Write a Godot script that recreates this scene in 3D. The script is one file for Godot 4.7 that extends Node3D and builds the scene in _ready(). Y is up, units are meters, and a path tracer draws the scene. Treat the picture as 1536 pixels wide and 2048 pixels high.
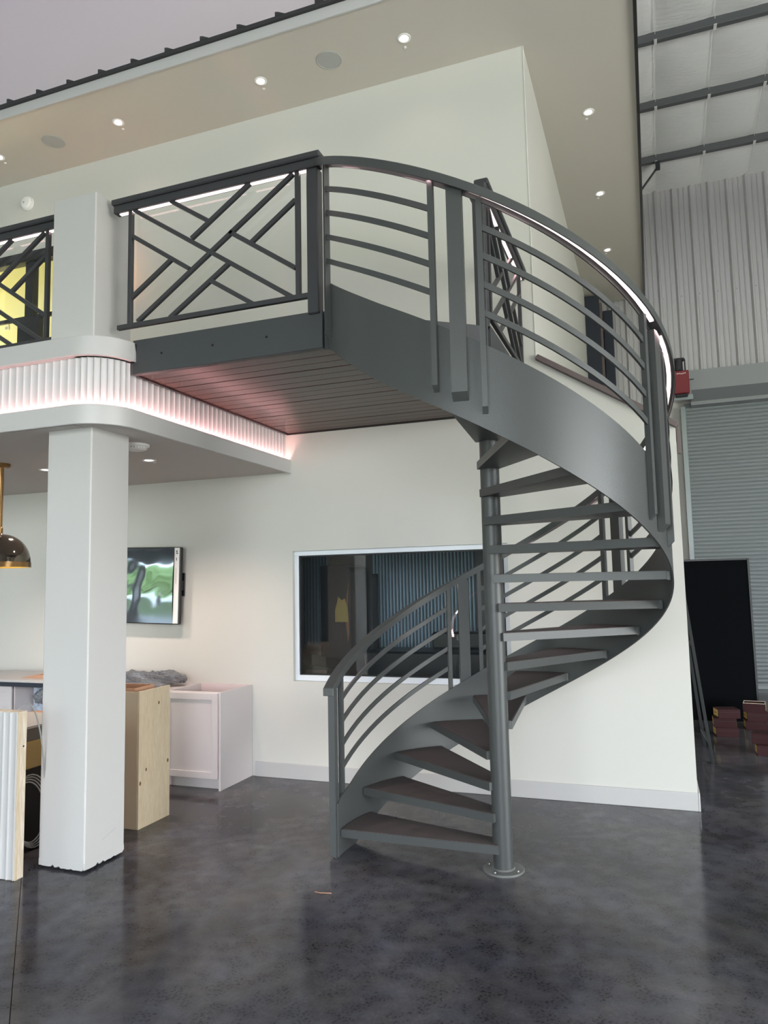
extends Node3D
# A shop hall with a small two-storey house built inside it: a grey steel spiral stair climbs to a landing, white walls, dark polished floor.

# ---------------------------------------------------------------- mesh building
class MB:
	var st: SurfaceTool
	var flip := false
	func _init():
		st = SurfaceTool.new()
		st.begin(Mesh.PRIMITIVE_TRIANGLES)
		st.set_smooth_group(-1)
	func tri(a: Vector3, b: Vector3, c: Vector3):
		st.add_vertex(a)
		st.add_vertex(b if flip else c)
		st.add_vertex(c if flip else b)
	func quad(a: Vector3, b: Vector3, c: Vector3, d: Vector3):
		tri(a, b, c)
		tri(a, c, d)
	func quad_out(a: Vector3, b: Vector3, c: Vector3, d: Vector3, o: Vector3):
		if (b - a).cross(c - a).dot(o) < 0.0:
			quad(a, d, c, b)
		else:
			quad(a, b, c, d)
	# box from corner lo to corner hi, edges chamfered by b, placed by t
	func box(lo: Vector3, hi: Vector3, b := 0.0, t := Transform3D.IDENTITY) -> MB:
		st.set_smooth_group(-1)
		var c := (lo + hi) * 0.5
		var h := (hi - lo) * 0.5
		b = minf(b, minf(h.x, minf(h.y, h.z)) * 0.9)
		var v := func(s: Vector3, a: int) -> Vector3:
			var p := Vector3(s.x * h.x, s.y * h.y, s.z * h.z)
			for k in 3:
				if k != a:
					p[k] -= s[k] * b
			return t * (c + p)
		for a in 3:
			var u := (a + 1) % 3
			var w := (a + 2) % 3
			for s in [-1.0, 1.0]:
				var q := []
				for e in [[-1.0, -1.0], [1.0, -1.0], [1.0, 1.0], [-1.0, 1.0]]:
					var sg := Vector3.ZERO
					sg[a] = s
					sg[u] = e[0]
					sg[w] = e[1]
					q.append(v.call(sg, a))
				var o := Vector3.ZERO
				o[a] = s
				quad_out(q[0], q[1], q[2], q[3], t.basis * o)
			if b > 0.0:
				for e in [[-1.0, -1.0], [1.0, -1.0], [1.0, 1.0], [-1.0, 1.0]]:
					var s0 := Vector3.ZERO
					s0[a] = -1.0
					s0[u] = e[0]
					s0[w] = e[1]
					var s1 := s0
					s1[a] = 1.0
					var o := s0
					o[a] = 0.0
					quad_out(v.call(s0, u), v.call(s1, u), v.call(s1, w), v.call(s0, w), t.basis * o)
		if b > 0.0:
			for sx in [-1.0, 1.0]:
				for sy in [-1.0, 1.0]:
					for sz in [-1.0, 1.0]:
						var s := Vector3(sx, sy, sz)
						var p: Vector3 = v.call(s, 0)
						var q: Vector3 = v.call(s, 1)
						var r: Vector3 = v.call(s, 2)
						if (q - p).cross(r - p).dot(t.basis * s) < 0.0:
							tri(p, r, q)
						else:
							tri(p, q, r)
		return self
	# polygon in the xy plane of t, pushed along its z from z0 to z1
	func prism(poly: PackedVector2Array, z0: float, z1: float, t := Transform3D.IDENTITY, smooth := false) -> MB:
		st.set_smooth_group(-1)
		if Geometry2D.is_polygon_clockwise(poly):
			poly = poly.duplicate()
			poly.reverse()
		flip = t.basis.determinant() < 0.0
		var ix := Geometry2D.triangulate_polygon(poly)
		for k in range(0, ix.size(), 3):
			var a := poly[ix[k]]
			var b := poly[ix[k + 1]]
			var c := poly[ix[k + 2]]
			if (b - a).cross(c - a) < 0.0:
				var w := b
				b = c
				c = w
			tri(t * Vector3(a.x, a.y, z1), t * Vector3(b.x, b.y, z1), t * Vector3(c.x, c.y, z1))
			tri(t * Vector3(a.x, a.y, z0), t * Vector3(c.x, c.y, z0), t * Vector3(b.x, b.y, z0))
		if smooth:
			st.set_smooth_group(3)
		for k in poly.size():
			var a := poly[k]
			var b := poly[(k + 1) % poly.size()]
			quad(t * Vector3(a.x, a.y, z0), t * Vector3(b.x, b.y, z0), t * Vector3(b.x, b.y, z1), t * Vector3(a.x, a.y, z1))
		flip = false
		return self
	# closed profile carried along frames (profile x, y are the frame's x, y axes)
	func sweep(profile: PackedVector2Array, frames: Array, caps := true, round_profile := false) -> MB:
		var n := profile.size()
		var f0: Transform3D = frames[0]
		var f1: Transform3D = frames[1]
		var along := f0.basis.x.cross(f0.basis.y).dot(f1.origin - f0.origin)
		flip = Geometry2D.is_polygon_clockwise(profile) != (along < 0.0)
		for j in n:
			st.set_smooth_group(1 if round_profile else j + 1)
			var a := profile[j]
			var b := profile[(j + 1) % n]
			for k in frames.size() - 1:
				var f: Transform3D = frames[k]
				var g: Transform3D = frames[k + 1]
				quad(f * Vector3(a.x, a.y, 0), f * Vector3(b.x, b.y, 0), g * Vector3(b.x, b.y, 0), g * Vector3(a.x, a.y, 0))
		flip = false
		st.set_smooth_group(-1)
		if caps:
			var ix := Geometry2D.triangulate_polygon(profile)
			for k in range(0, ix.size(), 3):
				for e in 2:
					var f: Transform3D = frames[0] if e == 0 else frames[frames.size() - 1]
					tri(f * Vector3(profile[ix[k]].x, profile[ix[k]].y, 0), f * Vector3(profile[ix[k + 1]].x, profile[ix[k + 1]].y, 0), f * Vector3(profile[ix[k + 2]].x, profile[ix[k + 2]].y, 0))
		return self
	# profile of (radius, height) turned round the y axis of t
	func lathe(profile: Array, seg := 24, t := Transform3D.IDENTITY, smooth := false) -> MB:
		for j in profile.size() - 1:
			st.set_smooth_group(1 if smooth else j + 1)
			var a: Vector2 = profile[j]
			var b: Vector2 = profile[j + 1]
			for k in seg:
				var p := TAU * k / seg
				var q := TAU * (k + 1) / seg
				var v := [t * Vector3(a.x * cos(p), a.y, a.x * sin(p)), t * Vector3(a.x * cos(q), a.y, a.x * sin(q)), t * Vector3(b.x * cos(q), b.y, b.x * sin(q)), t * Vector3(b.x * cos(p), b.y, b.x * sin(p))]
				if a.x > 0.0001:
					tri(v[0], v[2], v[1])
				if b.x > 0.0001:
					tri(v[0], v[3], v[2])
		st.set_smooth_group(-1)
		return self
	func tube(pts: PackedVector3Array, r: float, seg := 8) -> MB:
		var fr := []
		for k in pts.size():
			var d := (pts[mini(k + 1, pts.size() - 1)] - pts[maxi(k - 1, 0)]).normalized()
			var x := d.cross(Vector3.UP)
			if x.length() < 0.05:
				x = d.cross(Vector3.RIGHT)
			x = x.normalized()
			fr.append(Transform3D(Basis(x, d.cross(x).normalized() * -1.0, d), pts[k]))
		var pr := PackedVector2Array()
		for k in seg:
			pr.append(Vector2(cos(TAU * k / seg), sin(TAU * k / seg)) * r)
		return sweep(pr, fr, true, true)
	# straight square bar between two points, width across w (in the plane with normal nz) and depth d
	func bar(a: Vector3, b: Vector3, w: float, d: float, nz: Vector3, bevel := 0.003) -> MB:
		var y := (b - a).normalized()
		var x := y.cross(nz).normalized()
		var t := Transform3D(Basis(x, y, x.cross(y)), (a + b) * 0.5)
		var l := (b - a).length() * 0.5
		return box(Vector3(-w / 2, -l, -d / 2), Vector3(w / 2, l, d / 2), bevel, t)
	func mesh(m: Material = null) -> ArrayMesh:
		st.generate_normals()
		if m:
			st.set_material(m)
		return st.commit()

# ---------------------------------------------------------------- nodes
var used := {}
var M := {}

func numbered(called: String) -> String:
	if not used.has(called):
		used[called] = 0
		return called
	used[called] += 1
	return "%s_%03d" % [called, used[called]]

func tag(o: Node, label := "", category := "", group := "", kind := "") -> Node:
	for p in [["label", label], ["category", category], ["group", group], ["kind", kind]]:
		if p[1] != "":
			o.set_meta(p[0], p[1])
	return o

func put(called: String, shape, m: Material, parent: Node = null) -> MeshInstance3D:
	var o := MeshInstance3D.new()
	o.mesh = shape.mesh() if shape is MB else shape
	o.material_override = m
	if parent:
		o.name = called
		parent.add_child(o, true)
	else:
		o.name = numbered(called)
		add_child(o)
	return o

func thing(called: String, label: String, category: String, at := Vector3.ZERO, turn := 0.0, group := "") -> Node3D:
	var o := Node3D.new()
	o.name = numbered(called)
	add_child(o)
	o.position = at
	o.rotation.y = turn
	tag(o, label, category, group)
	return o

func structure(called: String, label := "", category := "") -> Node3D:
	var o := Node3D.new()
	o.name = numbered(called)
	add_child(o)
	tag(o, label, category, "", "structure")
	return o

func bx(lo: Vector3, hi: Vector3, b := 0.0) -> MB:
	return MB.new().box(lo, hi, b)

# ---------------------------------------------------------------- materials
func rgb8(r: float, g: float, b: float) -> Color:
	return Color(r / 255.0, g / 255.0, b / 255.0)

func mat(called: String, c: Color, rough := 0.6, metal := 0.0, spec := 0.5) -> StandardMaterial3D:
	var m := StandardMaterial3D.new()
	m.resource_name = called
	m.albedo_color = c
	m.roughness = rough
	m.metallic = metal
	m.metallic_specular = spec
	M[called] = m
	return m

func glow(called: String, c: Color, e: float) -> StandardMaterial3D:
	var m := mat(called, c, 0.5)
	m.emission_enabled = true
	m.emission = c
	m.emission_energy_multiplier = e
	return m

func noise(kind: int, freq: float, oct: int, sd: int) -> FastNoiseLite:
	var n := FastNoiseLite.new()
	n.noise_type = kind
	n.frequency = freq
	n.fractal_octaves = oct
	n.seed = sd
	return n

func noise_tex(freq: float, oct: int, sd: int, c0: Color, c1: Color, size := 512, normal := false, bump := 4.0) -> NoiseTexture2D:
	var t := NoiseTexture2D.new()
	t.width = size
	t.height = size
	t.seamless = true
	t.noise = noise(FastNoiseLite.TYPE_SIMPLEX_SMOOTH, freq, oct, sd)
	if normal:
		t.as_normal_map = true
		t.bump_strength = bump
	else:
		var g := Gradient.new()
		g.set_color(0, c0)
		g.set_color(1, c1)
		t.color_ramp = g
	return t

func tri_world(m: StandardMaterial3D, per_metre: float, world := true):
	m.uv1_triplanar = true
	m.uv1_world_triplanar = world
	m.uv1_scale = Vector3.ONE * per_metre

# mottled, polished dark concrete: cloudy stain, fine aggregate specks, pale scuffs
func concrete_image() -> ImageTexture:
	var n := 1024
	var a := noise(FastNoiseLite.TYPE_SIMPLEX_SMOOTH, 0.0045, 5, 11)
	var b := noise(FastNoiseLite.TYPE_SIMPLEX_SMOOTH, 0.03, 4, 12)
	var c := noise(FastNoiseLite.TYPE_SIMPLEX, 0.22, 3, 13)
	var d := noise(FastNoiseLite.TYPE_SIMPLEX_SMOOTH, 0.011, 3, 14)
	var im := Image.create_empty(n, n, false, Image.FORMAT_RGB8)
	var ia := a.get_seamless_image(n, n)
	var ib := b.get_seamless_image(n, n)
	var ic := c.get_seamless_image(n, n)
	var id := d.get_seamless_image(n, n)
	for y in n:
		for x in n:
			var p := ia.get_pixel(x, y).r
			var q := ib.get_pixel(x, y).r
			var s := ic.get_pixel(x, y).r
			var w := id.get_pixel(x, y).r
			var v := 0.29 + (p - 0.5) * 0.15 + (q - 0.5) * 0.09 + (s - 0.5) * 0.035
			# pits in the paste, gathered in loose drifts
			if s < 0.27 and q < 0.47:
				v -= minf((0.27 - s) * 1.4, 0.09)
			if s > 0.83 and w > 0.5:
				v += (s - 0.83) * 0.35
			var h := (w - 0.5) * 0.03
			im.set_pixel(x, y, Color(v + h * 0.4 + 0.002, v - 0.004, v + 0.008 - h))
	return ImageTexture.create_from_image(im)

# long grain for wood; along x
func grain_image(base: Color, dark: Color, sd: int, stretch := 14, upright := false) -> ImageTexture:
	var w := 512
	var h := 512
	var a := noise(FastNoiseLite.TYPE_SIMPLEX_SMOOTH, 0.02, 4, sd)
	var b := noise(FastNoiseLite.TYPE_SIMPLEX, 0.09, 3, sd + 1)
	var im := Image.create_empty(w, h, false, Image.FORMAT_RGB8)
	for y in h:
		for x in w:
			var v := a.get_noise_2d(x / float(stretch) * 1.6, y * 1.6) * 0.6 + b.get_noise_2d(x / float(stretch), y) * 0.5
			im.set_pixel(y if upright else x, x if upright else y, base.lerp(dark, clampf(0.45 + v, 0.0, 1.0)))
	return ImageTexture.create_from_image(im)

func materials():
	var m := mat("wall_paint", rgb8(201, 199, 191), 0.62, 0.0, 0.45)
	m = mat("trim_paint", rgb8(184, 182, 179), 0.4)
	m = mat("column_paint", rgb8(186, 184, 180), 0.55)
	m = mat("soffit_paint", rgb8(198, 191, 178), 0.8)
	m = mat("ceiling_paint", rgb8(196, 190, 184), 0.85)
	m = mat("drywall_grey", rgb8(206, 194, 196), 0.85)
	m = mat("floor_concrete", Color.WHITE, 0.24, 0.0, 0.3)
	m.albedo_texture = concrete_image()
	m.roughness_texture = noise_tex(0.012, 4, 21, Color(0.8, 0.8, 0.8), Color(1, 1, 1), 512)
	m.roughness = 0.15
	tri_world(m, 0.19)
	m = mat("joint_fill", rgb8(28, 28, 29), 0.9)
	var steel := mat("steel_paint", rgb8(68, 70, 69), 0.4, 0.0, 0.45)
	steel.normal_enabled = true
	steel.normal_texture = noise_tex(0.09, 2, 31, Color.BLACK, Color.WHITE, 256, true, 1.6)
	steel.normal_scale = 0.35
	tri_world(steel, 6.0)
	m = mat("base_steel", rgb8(112, 113, 110), 0.4, 0.2)
	m = mat("rail_paint", rgb8(56, 56, 58), 0.42, 0.0, 0.5)
	m = mat("tread_grip", rgb8(78, 69, 67), 0.7)
	m.normal_enabled = true
	m.normal_texture = noise_tex(0.2, 2, 33, Color.BLACK, Color.WHITE, 256, true, 3.0)
	m.normal_scale = 0.5
	tri_world(m, 5.0)
	m = mat("beam_paint", rgb8(58, 60, 62), 0.5)
	m = mat("bolt_steel", rgb8(120, 120, 118), 0.35, 0.8)
	for k in 3:
		m = mat("plank_wood_%d" % k, [Color(1, 1, 1), Color(0.93, 0.92, 0.92), Color(1.0, 0.97, 0.95)][k], 0.26, 0.0, 0.36)
		if k == 0:
			m.albedo_texture = grain_image(rgb8(84, 58, 52), rgb8(56, 40, 36), 41)
		else:
			m.albedo_texture = M["plank_wood_0"].albedo_texture
		m.uv1_offset = Vector3(0.31, 0.17, 0.37) * k
		tri_world(m, 1.1)
	m = mat("flute_paint", rgb8(200, 198, 197), 0.55)
	m = mat("siding_metal", rgb8(206, 203, 205), 0.36, 0.7, 0.5)
	m = mat("roller_slat", rgb8(142, 148, 151), 0.5, 0.15)
	m = mat("hood_metal", rgb8(150, 152, 155), 0.5, 0.2)
	m = mat("galvanised", rgb8(160, 166, 168), 0.42, 0.5)
	m = mat("insulation", rgb8(222, 221, 218), 0.7)
	m.normal_enabled = true
	var wr := noise_tex(0.02, 4, 51, Color.BLACK, Color.WHITE, 512, true, 7.0)
	m.normal_texture = wr
	m.normal_scale = 0.5
	m.uv1_triplanar = true
	m.uv1_world_triplanar = true
	m.uv1_scale = Vector3(0.35, 0.35, 1.8)
	m = mat("purlin_steel", rgb8(86, 88, 89), 0.6)
	m = mat("roof_dark", rgb8(48, 47, 48), 0.45, 0.2)
	m = mat("black_frame", rgb8(34, 34, 34), 0.45)
	m = mat("navy_dark", rgb8(40, 44, 56), 0.6)
	m = mat("yellow_wall", rgb8(232, 229, 192), 0.8)
	m = mat("plain_wall", rgb8(218, 216, 212), 0.8)
	m = mat("grey_wall", rgb8(72, 76, 80), 0.7)
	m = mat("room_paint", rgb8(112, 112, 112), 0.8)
	m = mat("mirrored_siding_blue", rgb8(150, 176, 192), 0.45, 0.1)  # colour of the siding reflection in the window
	m = mat("emblem_olive", rgb8(126, 112, 52), 0.6)
	m = mat("machine_black", rgb8(22, 23, 25), 0.35)
	m = mat("window_frame", rgb8(222, 226, 232), 0.35)
	m = mat("gasket", rgb8(18, 18, 19), 0.6)
	m = mat("cap_brown", rgb8(98, 86, 84), 0.5)
	m = mat("white_plastic", rgb8(232, 230, 226), 0.4)
	m = mat("speaker_grille", rgb8(172, 172, 166), 0.8)
	m = mat("cabinet_white", rgb8(208, 200, 198), 0.42)
	m = mat("cabinet_inside", rgb8(216, 200, 198), 0.6)
	m = mat("plywood", Color.WHITE, 0.65)
	m.albedo_texture = grain_image(rgb8(192, 176, 149), rgb8(180, 162, 134), 61, 5, true)
	tri_world(m, 0.9)
	m.uv1_triplanar_sharpness = 4.0
	m = mat("plywood_front", rgb8(178, 158, 134), 0.35)
	m = mat("knot_brown", rgb8(104, 76, 52), 0.7)
	m = mat("cardboard", rgb8(176, 136, 108), 0.8)
	m = mat("raw_wood_edge", Color.WHITE, 0.75)
	m.albedo_texture = grain_image(rgb8(206, 194, 176), rgb8(178, 162, 138), 65, 10, true)
	tri_world(m, 1.6)
	m = mat("film_grey", rgb8(112, 114, 118), 0.12, 0.1, 0.8)
	m.normal_enabled = true
	m.normal_texture = noise_tex(0.02, 4, 71, Color.BLACK, Color.WHITE, 512, true, 12.0)
	m.normal_scale = 1.0
	tri_world(m, 1.6)
	m = mat("film_blue", rgb8(186, 198, 214), 0.2, 0.0, 0.7)
	m.normal_enabled = true
	m.normal_texture = M["film_grey"].normal_texture
	tri_world(m, 1.6)
	m = mat("blue_tape", rgb8(34, 96, 160), 0.6)
	m = mat("cart_grey", rgb8(122, 118, 112), 0.5)
	m = mat("cart_tan", rgb8(206, 178, 120), 0.6)
	m = mat("cart_black", rgb8(40, 39, 41), 0.6)
	m = mat("cable_grey", rgb8(128, 128, 124), 0.4)
	m = mat("screen_film", rgb8(118, 128, 134), 0.07, 0.75, 0.5)
	m = mat("tv_body", rgb8(28, 28, 30), 0.4)
	m = mat("brass", rgb8(150, 118, 78), 0.28, 0.9)
	m = mat("smoked_chrome", rgb8(120, 112, 102), 0.08, 0.9)
	m = mat("pendant_inside", rgb8(236, 206, 120), 0.5)
	m = mat("motor_red", rgb8(130, 44, 52), 0.45)
	m = mat("motor_black", rgb8(40, 40, 46), 0.5)
	m = mat("ink_white", rgb8(225, 220, 220), 0.6)
	m = mat("ink_dark", rgb8(30, 30, 30), 0.6)
	m = mat("panel_black", rgb8(12, 14, 17), 0.9, 0.0, 0.15)
	m = mat("frame_grey", rgb8(42, 45, 46), 0.6)
	m = mat("box_maroon", rgb8(54, 30, 32), 0.8, 0.0, 0.3)
	m = mat("box_label", rgb8(176, 142, 66), 0.7)
	m = mat("box_edge", rgb8(196, 176, 156), 0.8)
	m = mat("twig", rgb8(176, 132, 104), 0.8)
	m = mat("grass", rgb8(126, 150, 76), 0.95)
	m = mat("gravel", rgb8(226, 220, 208), 0.95)
	m = mat("leaf_green", rgb8(150, 172, 110), 0.9)
	m = mat("bark", rgb8(96, 84, 70), 0.9)
	m = mat("pane_glass", Color(0.75, 0.86, 0.88, 0.006), 0.02, 0.0, 0.5)
	m.transparency = BaseMaterial3D.TRANSPARENCY_ALPHA
	m = mat("shade_glass", Color(0.55, 0.5, 0.45, 0.5), 0.05, 0.0, 0.8)
	m.transparency = BaseMaterial3D.TRANSPARENCY_ALPHA
	glow("led_pink", Color(1.0, 0.9, 0.9), 2.0)
	glow("led_cove", Color(1.0, 0.8, 0.78), 1.6)
	glow("lamp_white", Color(1.0, 0.94, 0.92), 7.0)
	glow("lamp_yellow", Color(1.0, 0.94, 0.6), 1.5)
	glow("lamp_orange", Color(1.0, 0.62, 0.3), 3.0)

# ---------------------------------------------------------------- lights
func area(called: String, at: Vector3, to: Vector3, size: Vector2, c: Color, e: float, up := Vector3.UP):
	var l := AreaLight3D.new()
	l.name = called
	add_child(l, true)
	l.look_at_from_position(at, to, up)
	l.area_size = size
	l.light_color = c
	l.light_energy = e
	l.shadow_enabled = true
	l.area_range = 40.0
	l.area_attenuation = 2.0

func omni(called: String, at: Vector3, c: Color, e: float, size := 0.05):
	var l := OmniLight3D.new()
	l.name = called
	add_child(l, true)
	l.position = at
	l.light_color = c
	l.light_energy = e
	l.light_size = size
	l.shadow_enabled = true
	l.omni_range = 30.0
	l.omni_attenuation = 2.0

func spot(called: String, at: Vector3, c: Color, e: float, angle: float, size := 0.04):
	var l := SpotLight3D.new()
	l.name = called
	add_child(l, true)
	l.look_at_from_position(at, at + Vector3.DOWN, Vector3.FORWARD)
	l.light_color = c
	l.light_energy = e
	l.spot_angle = angle
	l.spot_angle_attenuation = 0.6
	l.light_size = size
	l.shadow_enabled = true
	l.spot_range = 30.0
	l.spot_attenuation = 2.0

# ---------------------------------------------------------------- layout
const ZW := -6.43          # front face of the house wall
const ZB := -13.4          # back wall of the hall
const YS := 6.79           # eave soffit
const ZR := -4.10          # front railing and landing beam
const AX := Vector2(-1.0, -4.82)   # axis of the spiral
const RS := 1.115          # outside of the stringer

func ceil_y(z: float) -> float:
	return 8.68 + 0.12 * (z - ZB)

func tread_y(phi: float) -> float:
	return 0.1898 * (1.0 + (phi - 176.0) / 18.0) - 0.0163

func helix(phi: float, r: float, y: float) -> Vector3:
	var a := deg_to_rad(phi)
	return Vector3(AX.x + r * cos(a), y, AX.y + r * sin(a))

func helix_frame(phi: float, r: float, y: float) -> Transform3D:
	var a := deg_to_rad(phi)
	var x := Vector3(cos(a), 0, sin(a))
	return Transform3D(Basis(x, Vector3.UP, x.cross(Vector3.UP)), helix(phi, r, y))

func _ready():
	# camera
	var cam := Camera3D.new()
	cam.name = "camera"
	add_child(cam)
	cam.position = Vector3(0, 1.84, 0)
	cam.basis = Basis(Vector3.UP, deg_to_rad(20.1008)) * Basis(Vector3.RIGHT, deg_to_rad(5.5724)) * Basis(Vector3.BACK, deg_to_rad(-1.2182))
	cam.fov = rad_to_deg(2.0 * atan(1024.0 / 1459.8))
	cam.near = 0.05
	cam.far = 200.0
	cam.current = true
	# sky and exposure
	var we := WorldEnvironment.new()
	we.name = "environment"
	var env := Environment.new()
	env.background_mode = Environment.BG_SKY
	var sky := Sky.new()
	var sm := ProceduralSkyMaterial.new()
	sm.sky_top_color = rgb8(196, 212, 236)
	sm.sky_horizon_color = rgb8(236, 240, 244)
	sm.ground_bottom_color = rgb8(150, 150, 140)
	sm.ground_horizon_color = rgb8(200, 202, 200)
	sm.sky_energy_multiplier = 3.3
	sm.ground_energy_multiplier = 2.1
	sky.sky_material = sm
	env.sky = sky
	env.ambient_light_source = Environment.AMBIENT_SOURCE_SKY
	env.tonemap_mode = Environment.TONE_MAPPER_LINEAR
	env.tonemap_exposure = 1.0
	env.sdfgi_enabled = true
	env.ssao_enabled = true
	env.ssil_enabled = true
	we.environment = env
	add_child(we)
	# daylight standing in the open bay doors
	area("daylight_front_bay", Vector3(-0.4, 2.3, 6.9), Vector3(-0.4, 5.6, 0), Vector2(7.0, 4.4), Color(1.0, 0.98, 0.985), 30.0)
	area("daylight_side_bay", Vector3(9.9, 2.3, -0.5), Vector3(0, 6.8, -0.5), Vector2(8.0, 4.4), Color(1.0, 0.985, 0.92), 86.0)
	materials()
	hall()
	house()
	mezzanine()
	landing()
	spiral_stair()
	lamps()
	left_things()
	right_things()
	outside()

# ---------------------------------------------------------------- the hall
func hall():
	# floor: saw-cut into diamonds
	var fl := structure("floor", "dark polished concrete floor with diagonal saw cuts", "floor")
	put("joint_base", bx(Vector3(-17, -0.25, ZB - 0.2), Vector3(10.2, -0.012, 7.2)), M.joint_fill, fl)
	var room := PackedVector2Array([Vector2(-17, ZB - 0.2), Vector2(10.2, ZB - 0.2), Vector2(10.2, 7.2), Vector2(-17, 7.2)])
	var step := 6.2
	var g := 0.0025
	var k := 0
	var flip := Transform3D(Basis(Vector3.RIGHT, Vector3.BACK, Vector3.DOWN), Vector3.ZERO)
	for i in range(-5, 6):
		for j in range(-5, 6):
			# p = x + z, q = x - z
			var p0 := -7.73 + i * step + g
			var p1 := -7.73 + (i + 1) * step - g
			var q0 := 6.06 + j * step + g
			var q1 := 6.06 + (j + 1) * step - g
			var poly := PackedVector2Array()
			for e in [[p0, q0], [p1, q0], [p1, q1], [p0, q1]]:
				poly.append(Vector2((e[0] + e[1]) / 2.0, (e[0] - e[1]) / 2.0))
			for piece in Geometry2D.intersect_polygons(poly, room):
				put("slab", MB.new().prism(piece, 0.0, 0.2, flip), M.floor_concrete, fl)
				k += 1
	# walls round the hall, with open bay doors in front and to the right
	var w := structure("wall_front", "hall wall behind the camera with open bay doors", "wall")
	var m := MB.new()
	m.box(Vector3(-17.2, 0, 7), Vector3(-16.2, 11.5, 7.2))
	m.box(Vector3(-16.2, 4.6, 7), Vector3(-10.2, 11.5, 7.2))
	m.box(Vector3(-10.2, 0, 7), Vector3(-3.9, 11.5, 7.2))
	m.box(Vector3(-3.9, 4.8, 7), Vector3(3.1, 11.5, 7.2))
	m.box(Vector3(3.1, 0, 7), Vector3(10.4, 11.5, 7.2))
	put("wall_panel", m, M.grey_wall, w)
	w = structure("wall_right", "right hall wall with an open bay door", "wall")
	m = MB.new()
	m.box(Vector3(10.2, 0, ZB - 0.2), Vector3(10.4, 11.5, -4.5))
	m.box(Vector3(10.2, 4.8, -4.5), Vector3(10.4, 11.5, 3.5))
	m.box(Vector3(10.2, 0, 3.5), Vector3(10.4, 11.5, 7.2))
	put("wall_panel", m, M.plain_wall, w)
	w = structure("wall_left", "left hall wall", "wall")
	put("wall_panel", bx(Vector3(-17.4, 0, ZB - 0.2), Vector3(-17, 11.5, 7.2)), M.plain_wall, w)
	# back wall: ribbed steel sheets over a backing
	w = structure("wall_back", "ribbed silver steel siding above the roller door", "wall")
	put("backing", bx(Vector3(-17.2, 0, ZB - 0.4), Vector3(10.4, 11.5, ZB - 0.12)), M.plain_wall, w)
	var sheets := {}
	for i in range(-3, 12):
		var x0 := 0.373 + i * 0.876
		var y0 := 5.0 if x0 > 0.3 and x0 < 5.6 else 0.0
		var key := "a" if y0 > 0.0 else "b"
		if not sheets.has(key):
			sheets[key] = siding_sheet(y0, 9.4, 3)
		var o := put("siding_sheet", sheets[key], M.siding_metal, w)
		o.position = Vector3(x0, 0, ZB)
		for s in 3:
			var bt := put("screw", MB.new().lathe([Vector2(0, 0.004), Vector2(0.006, 0.003), Vector2(0.008, 0)], 8, Transform3D(Basis(Vector3.RIGHT, PI / 2), Vector3(x0 + 0.05 + s * 0.292, 6.72, ZB + 0.003))), M.bolt_steel, w)
			bt.position.y = 0.0
	put("foot_trim", bx(Vector3(0.75, 5.24, ZB), Vector3(5.6, 5.275, ZB + 0.05), 0.004), M.hood_metal, w)
	# roller door
	var d := structure("door_2", "grey roller door with narrow steel slats", "door")
	var slat := MB.new()
	var pr := PackedVector2Array()
	for q in 6:
		var t := q / 5.0
		pr.append(Vector2(0.004 + sin(t * PI) * 0.012, t * 0.054))
	pr.append(Vector2(-0.014, 0.056))
	pr.append(Vector2(-0.014, 0.0645))
	pr.append(Vector2(-0.022, 0.0645))
	pr.append(Vector2(-0.022, 0.0))
	slat.prism(pr, 0.0, 4.75, Transform3D(Basis(Vector3.BACK, Vector3.UP, Vector3.LEFT), Vector3(5.4, 0, 0)))
	var slat_mesh := slat.mesh()
	for q in 74:
		var o := put("slat", slat_mesh, M.roller_slat, d)
		o.position = Vector3(0, 0.04 + q * 0.0645, ZB - 0.02)
	put("bottom_bar", bx(Vector3(0.65, 0, ZB - 0.04), Vector3(5.4, 0.06, ZB + 0.01), 0.005), M.galvanised, d)
	for x in [0.58, 5.38]:
		put("guide_rail", bx(Vector3(x, 0, ZB - 0.03), Vector3(x + 0.085, 4.75, ZB + 0.06), 0.006), M.galvanised, d)
	put("coil_hood", MB.new().prism(PackedVector2Array([Vector2(ZB, 5.28), Vector2(-12.95, 5.265), Vector2(-12.95, 4.93), Vector2(-13.25, 4.80), Vector2(-13.25, 4.74), Vector2(ZB, 4.72)]), 0.0, 4.7, Transform3D(Basis(Vector3.BACK, Vector3.UP, Vector3.LEFT), Vector3(5.45, 0, 0))), M.hood_metal, d)
	put("hood_cap", bx(Vector3(0.5, 4.79, -12.99), Vector3(0.75, 5.25, -12.93), 0.005), M.galvanised, d)
	# ceiling: backing, insulation blankets hung between purlins
	var c := structure("ceiling", "pale insulation blankets between grey steel purlins", "ceiling")
	var up := Transform3D(Basis(Vector3.BACK, Vector3.UP, Vector3.LEFT), Vector3(10.4, 0, 0))
	put("roof_deck", MB.new().prism(PackedVector2Array([Vector2(ZB - 0.4, ceil_y(ZB - 0.4) + 0.12), Vector2(7.2, ceil_y(7.2) + 0.12), Vector2(7.2, ceil_y(7.2) + 0.3), Vector2(ZB - 0.4, ceil_y(ZB - 0.4) + 0.3)]), 0.0, 27.8, up), M.insulation, c)
	var pz := [ZB - 0.05, -12.42, -11.165, -9.91, -8.655, -7.4, -6.145, -4.89]
	var rn := RandomNumberGenerator.new()
	rn.seed = 5
	for i in pz.size() - 1:
		for j in range(-2, 6):
			put("insulation_blanket", blanket(0.402 + j * 0.735, 0.735, pz[i], pz[i + 1], rn.randi() % 1000), M.insulation, c)
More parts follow.
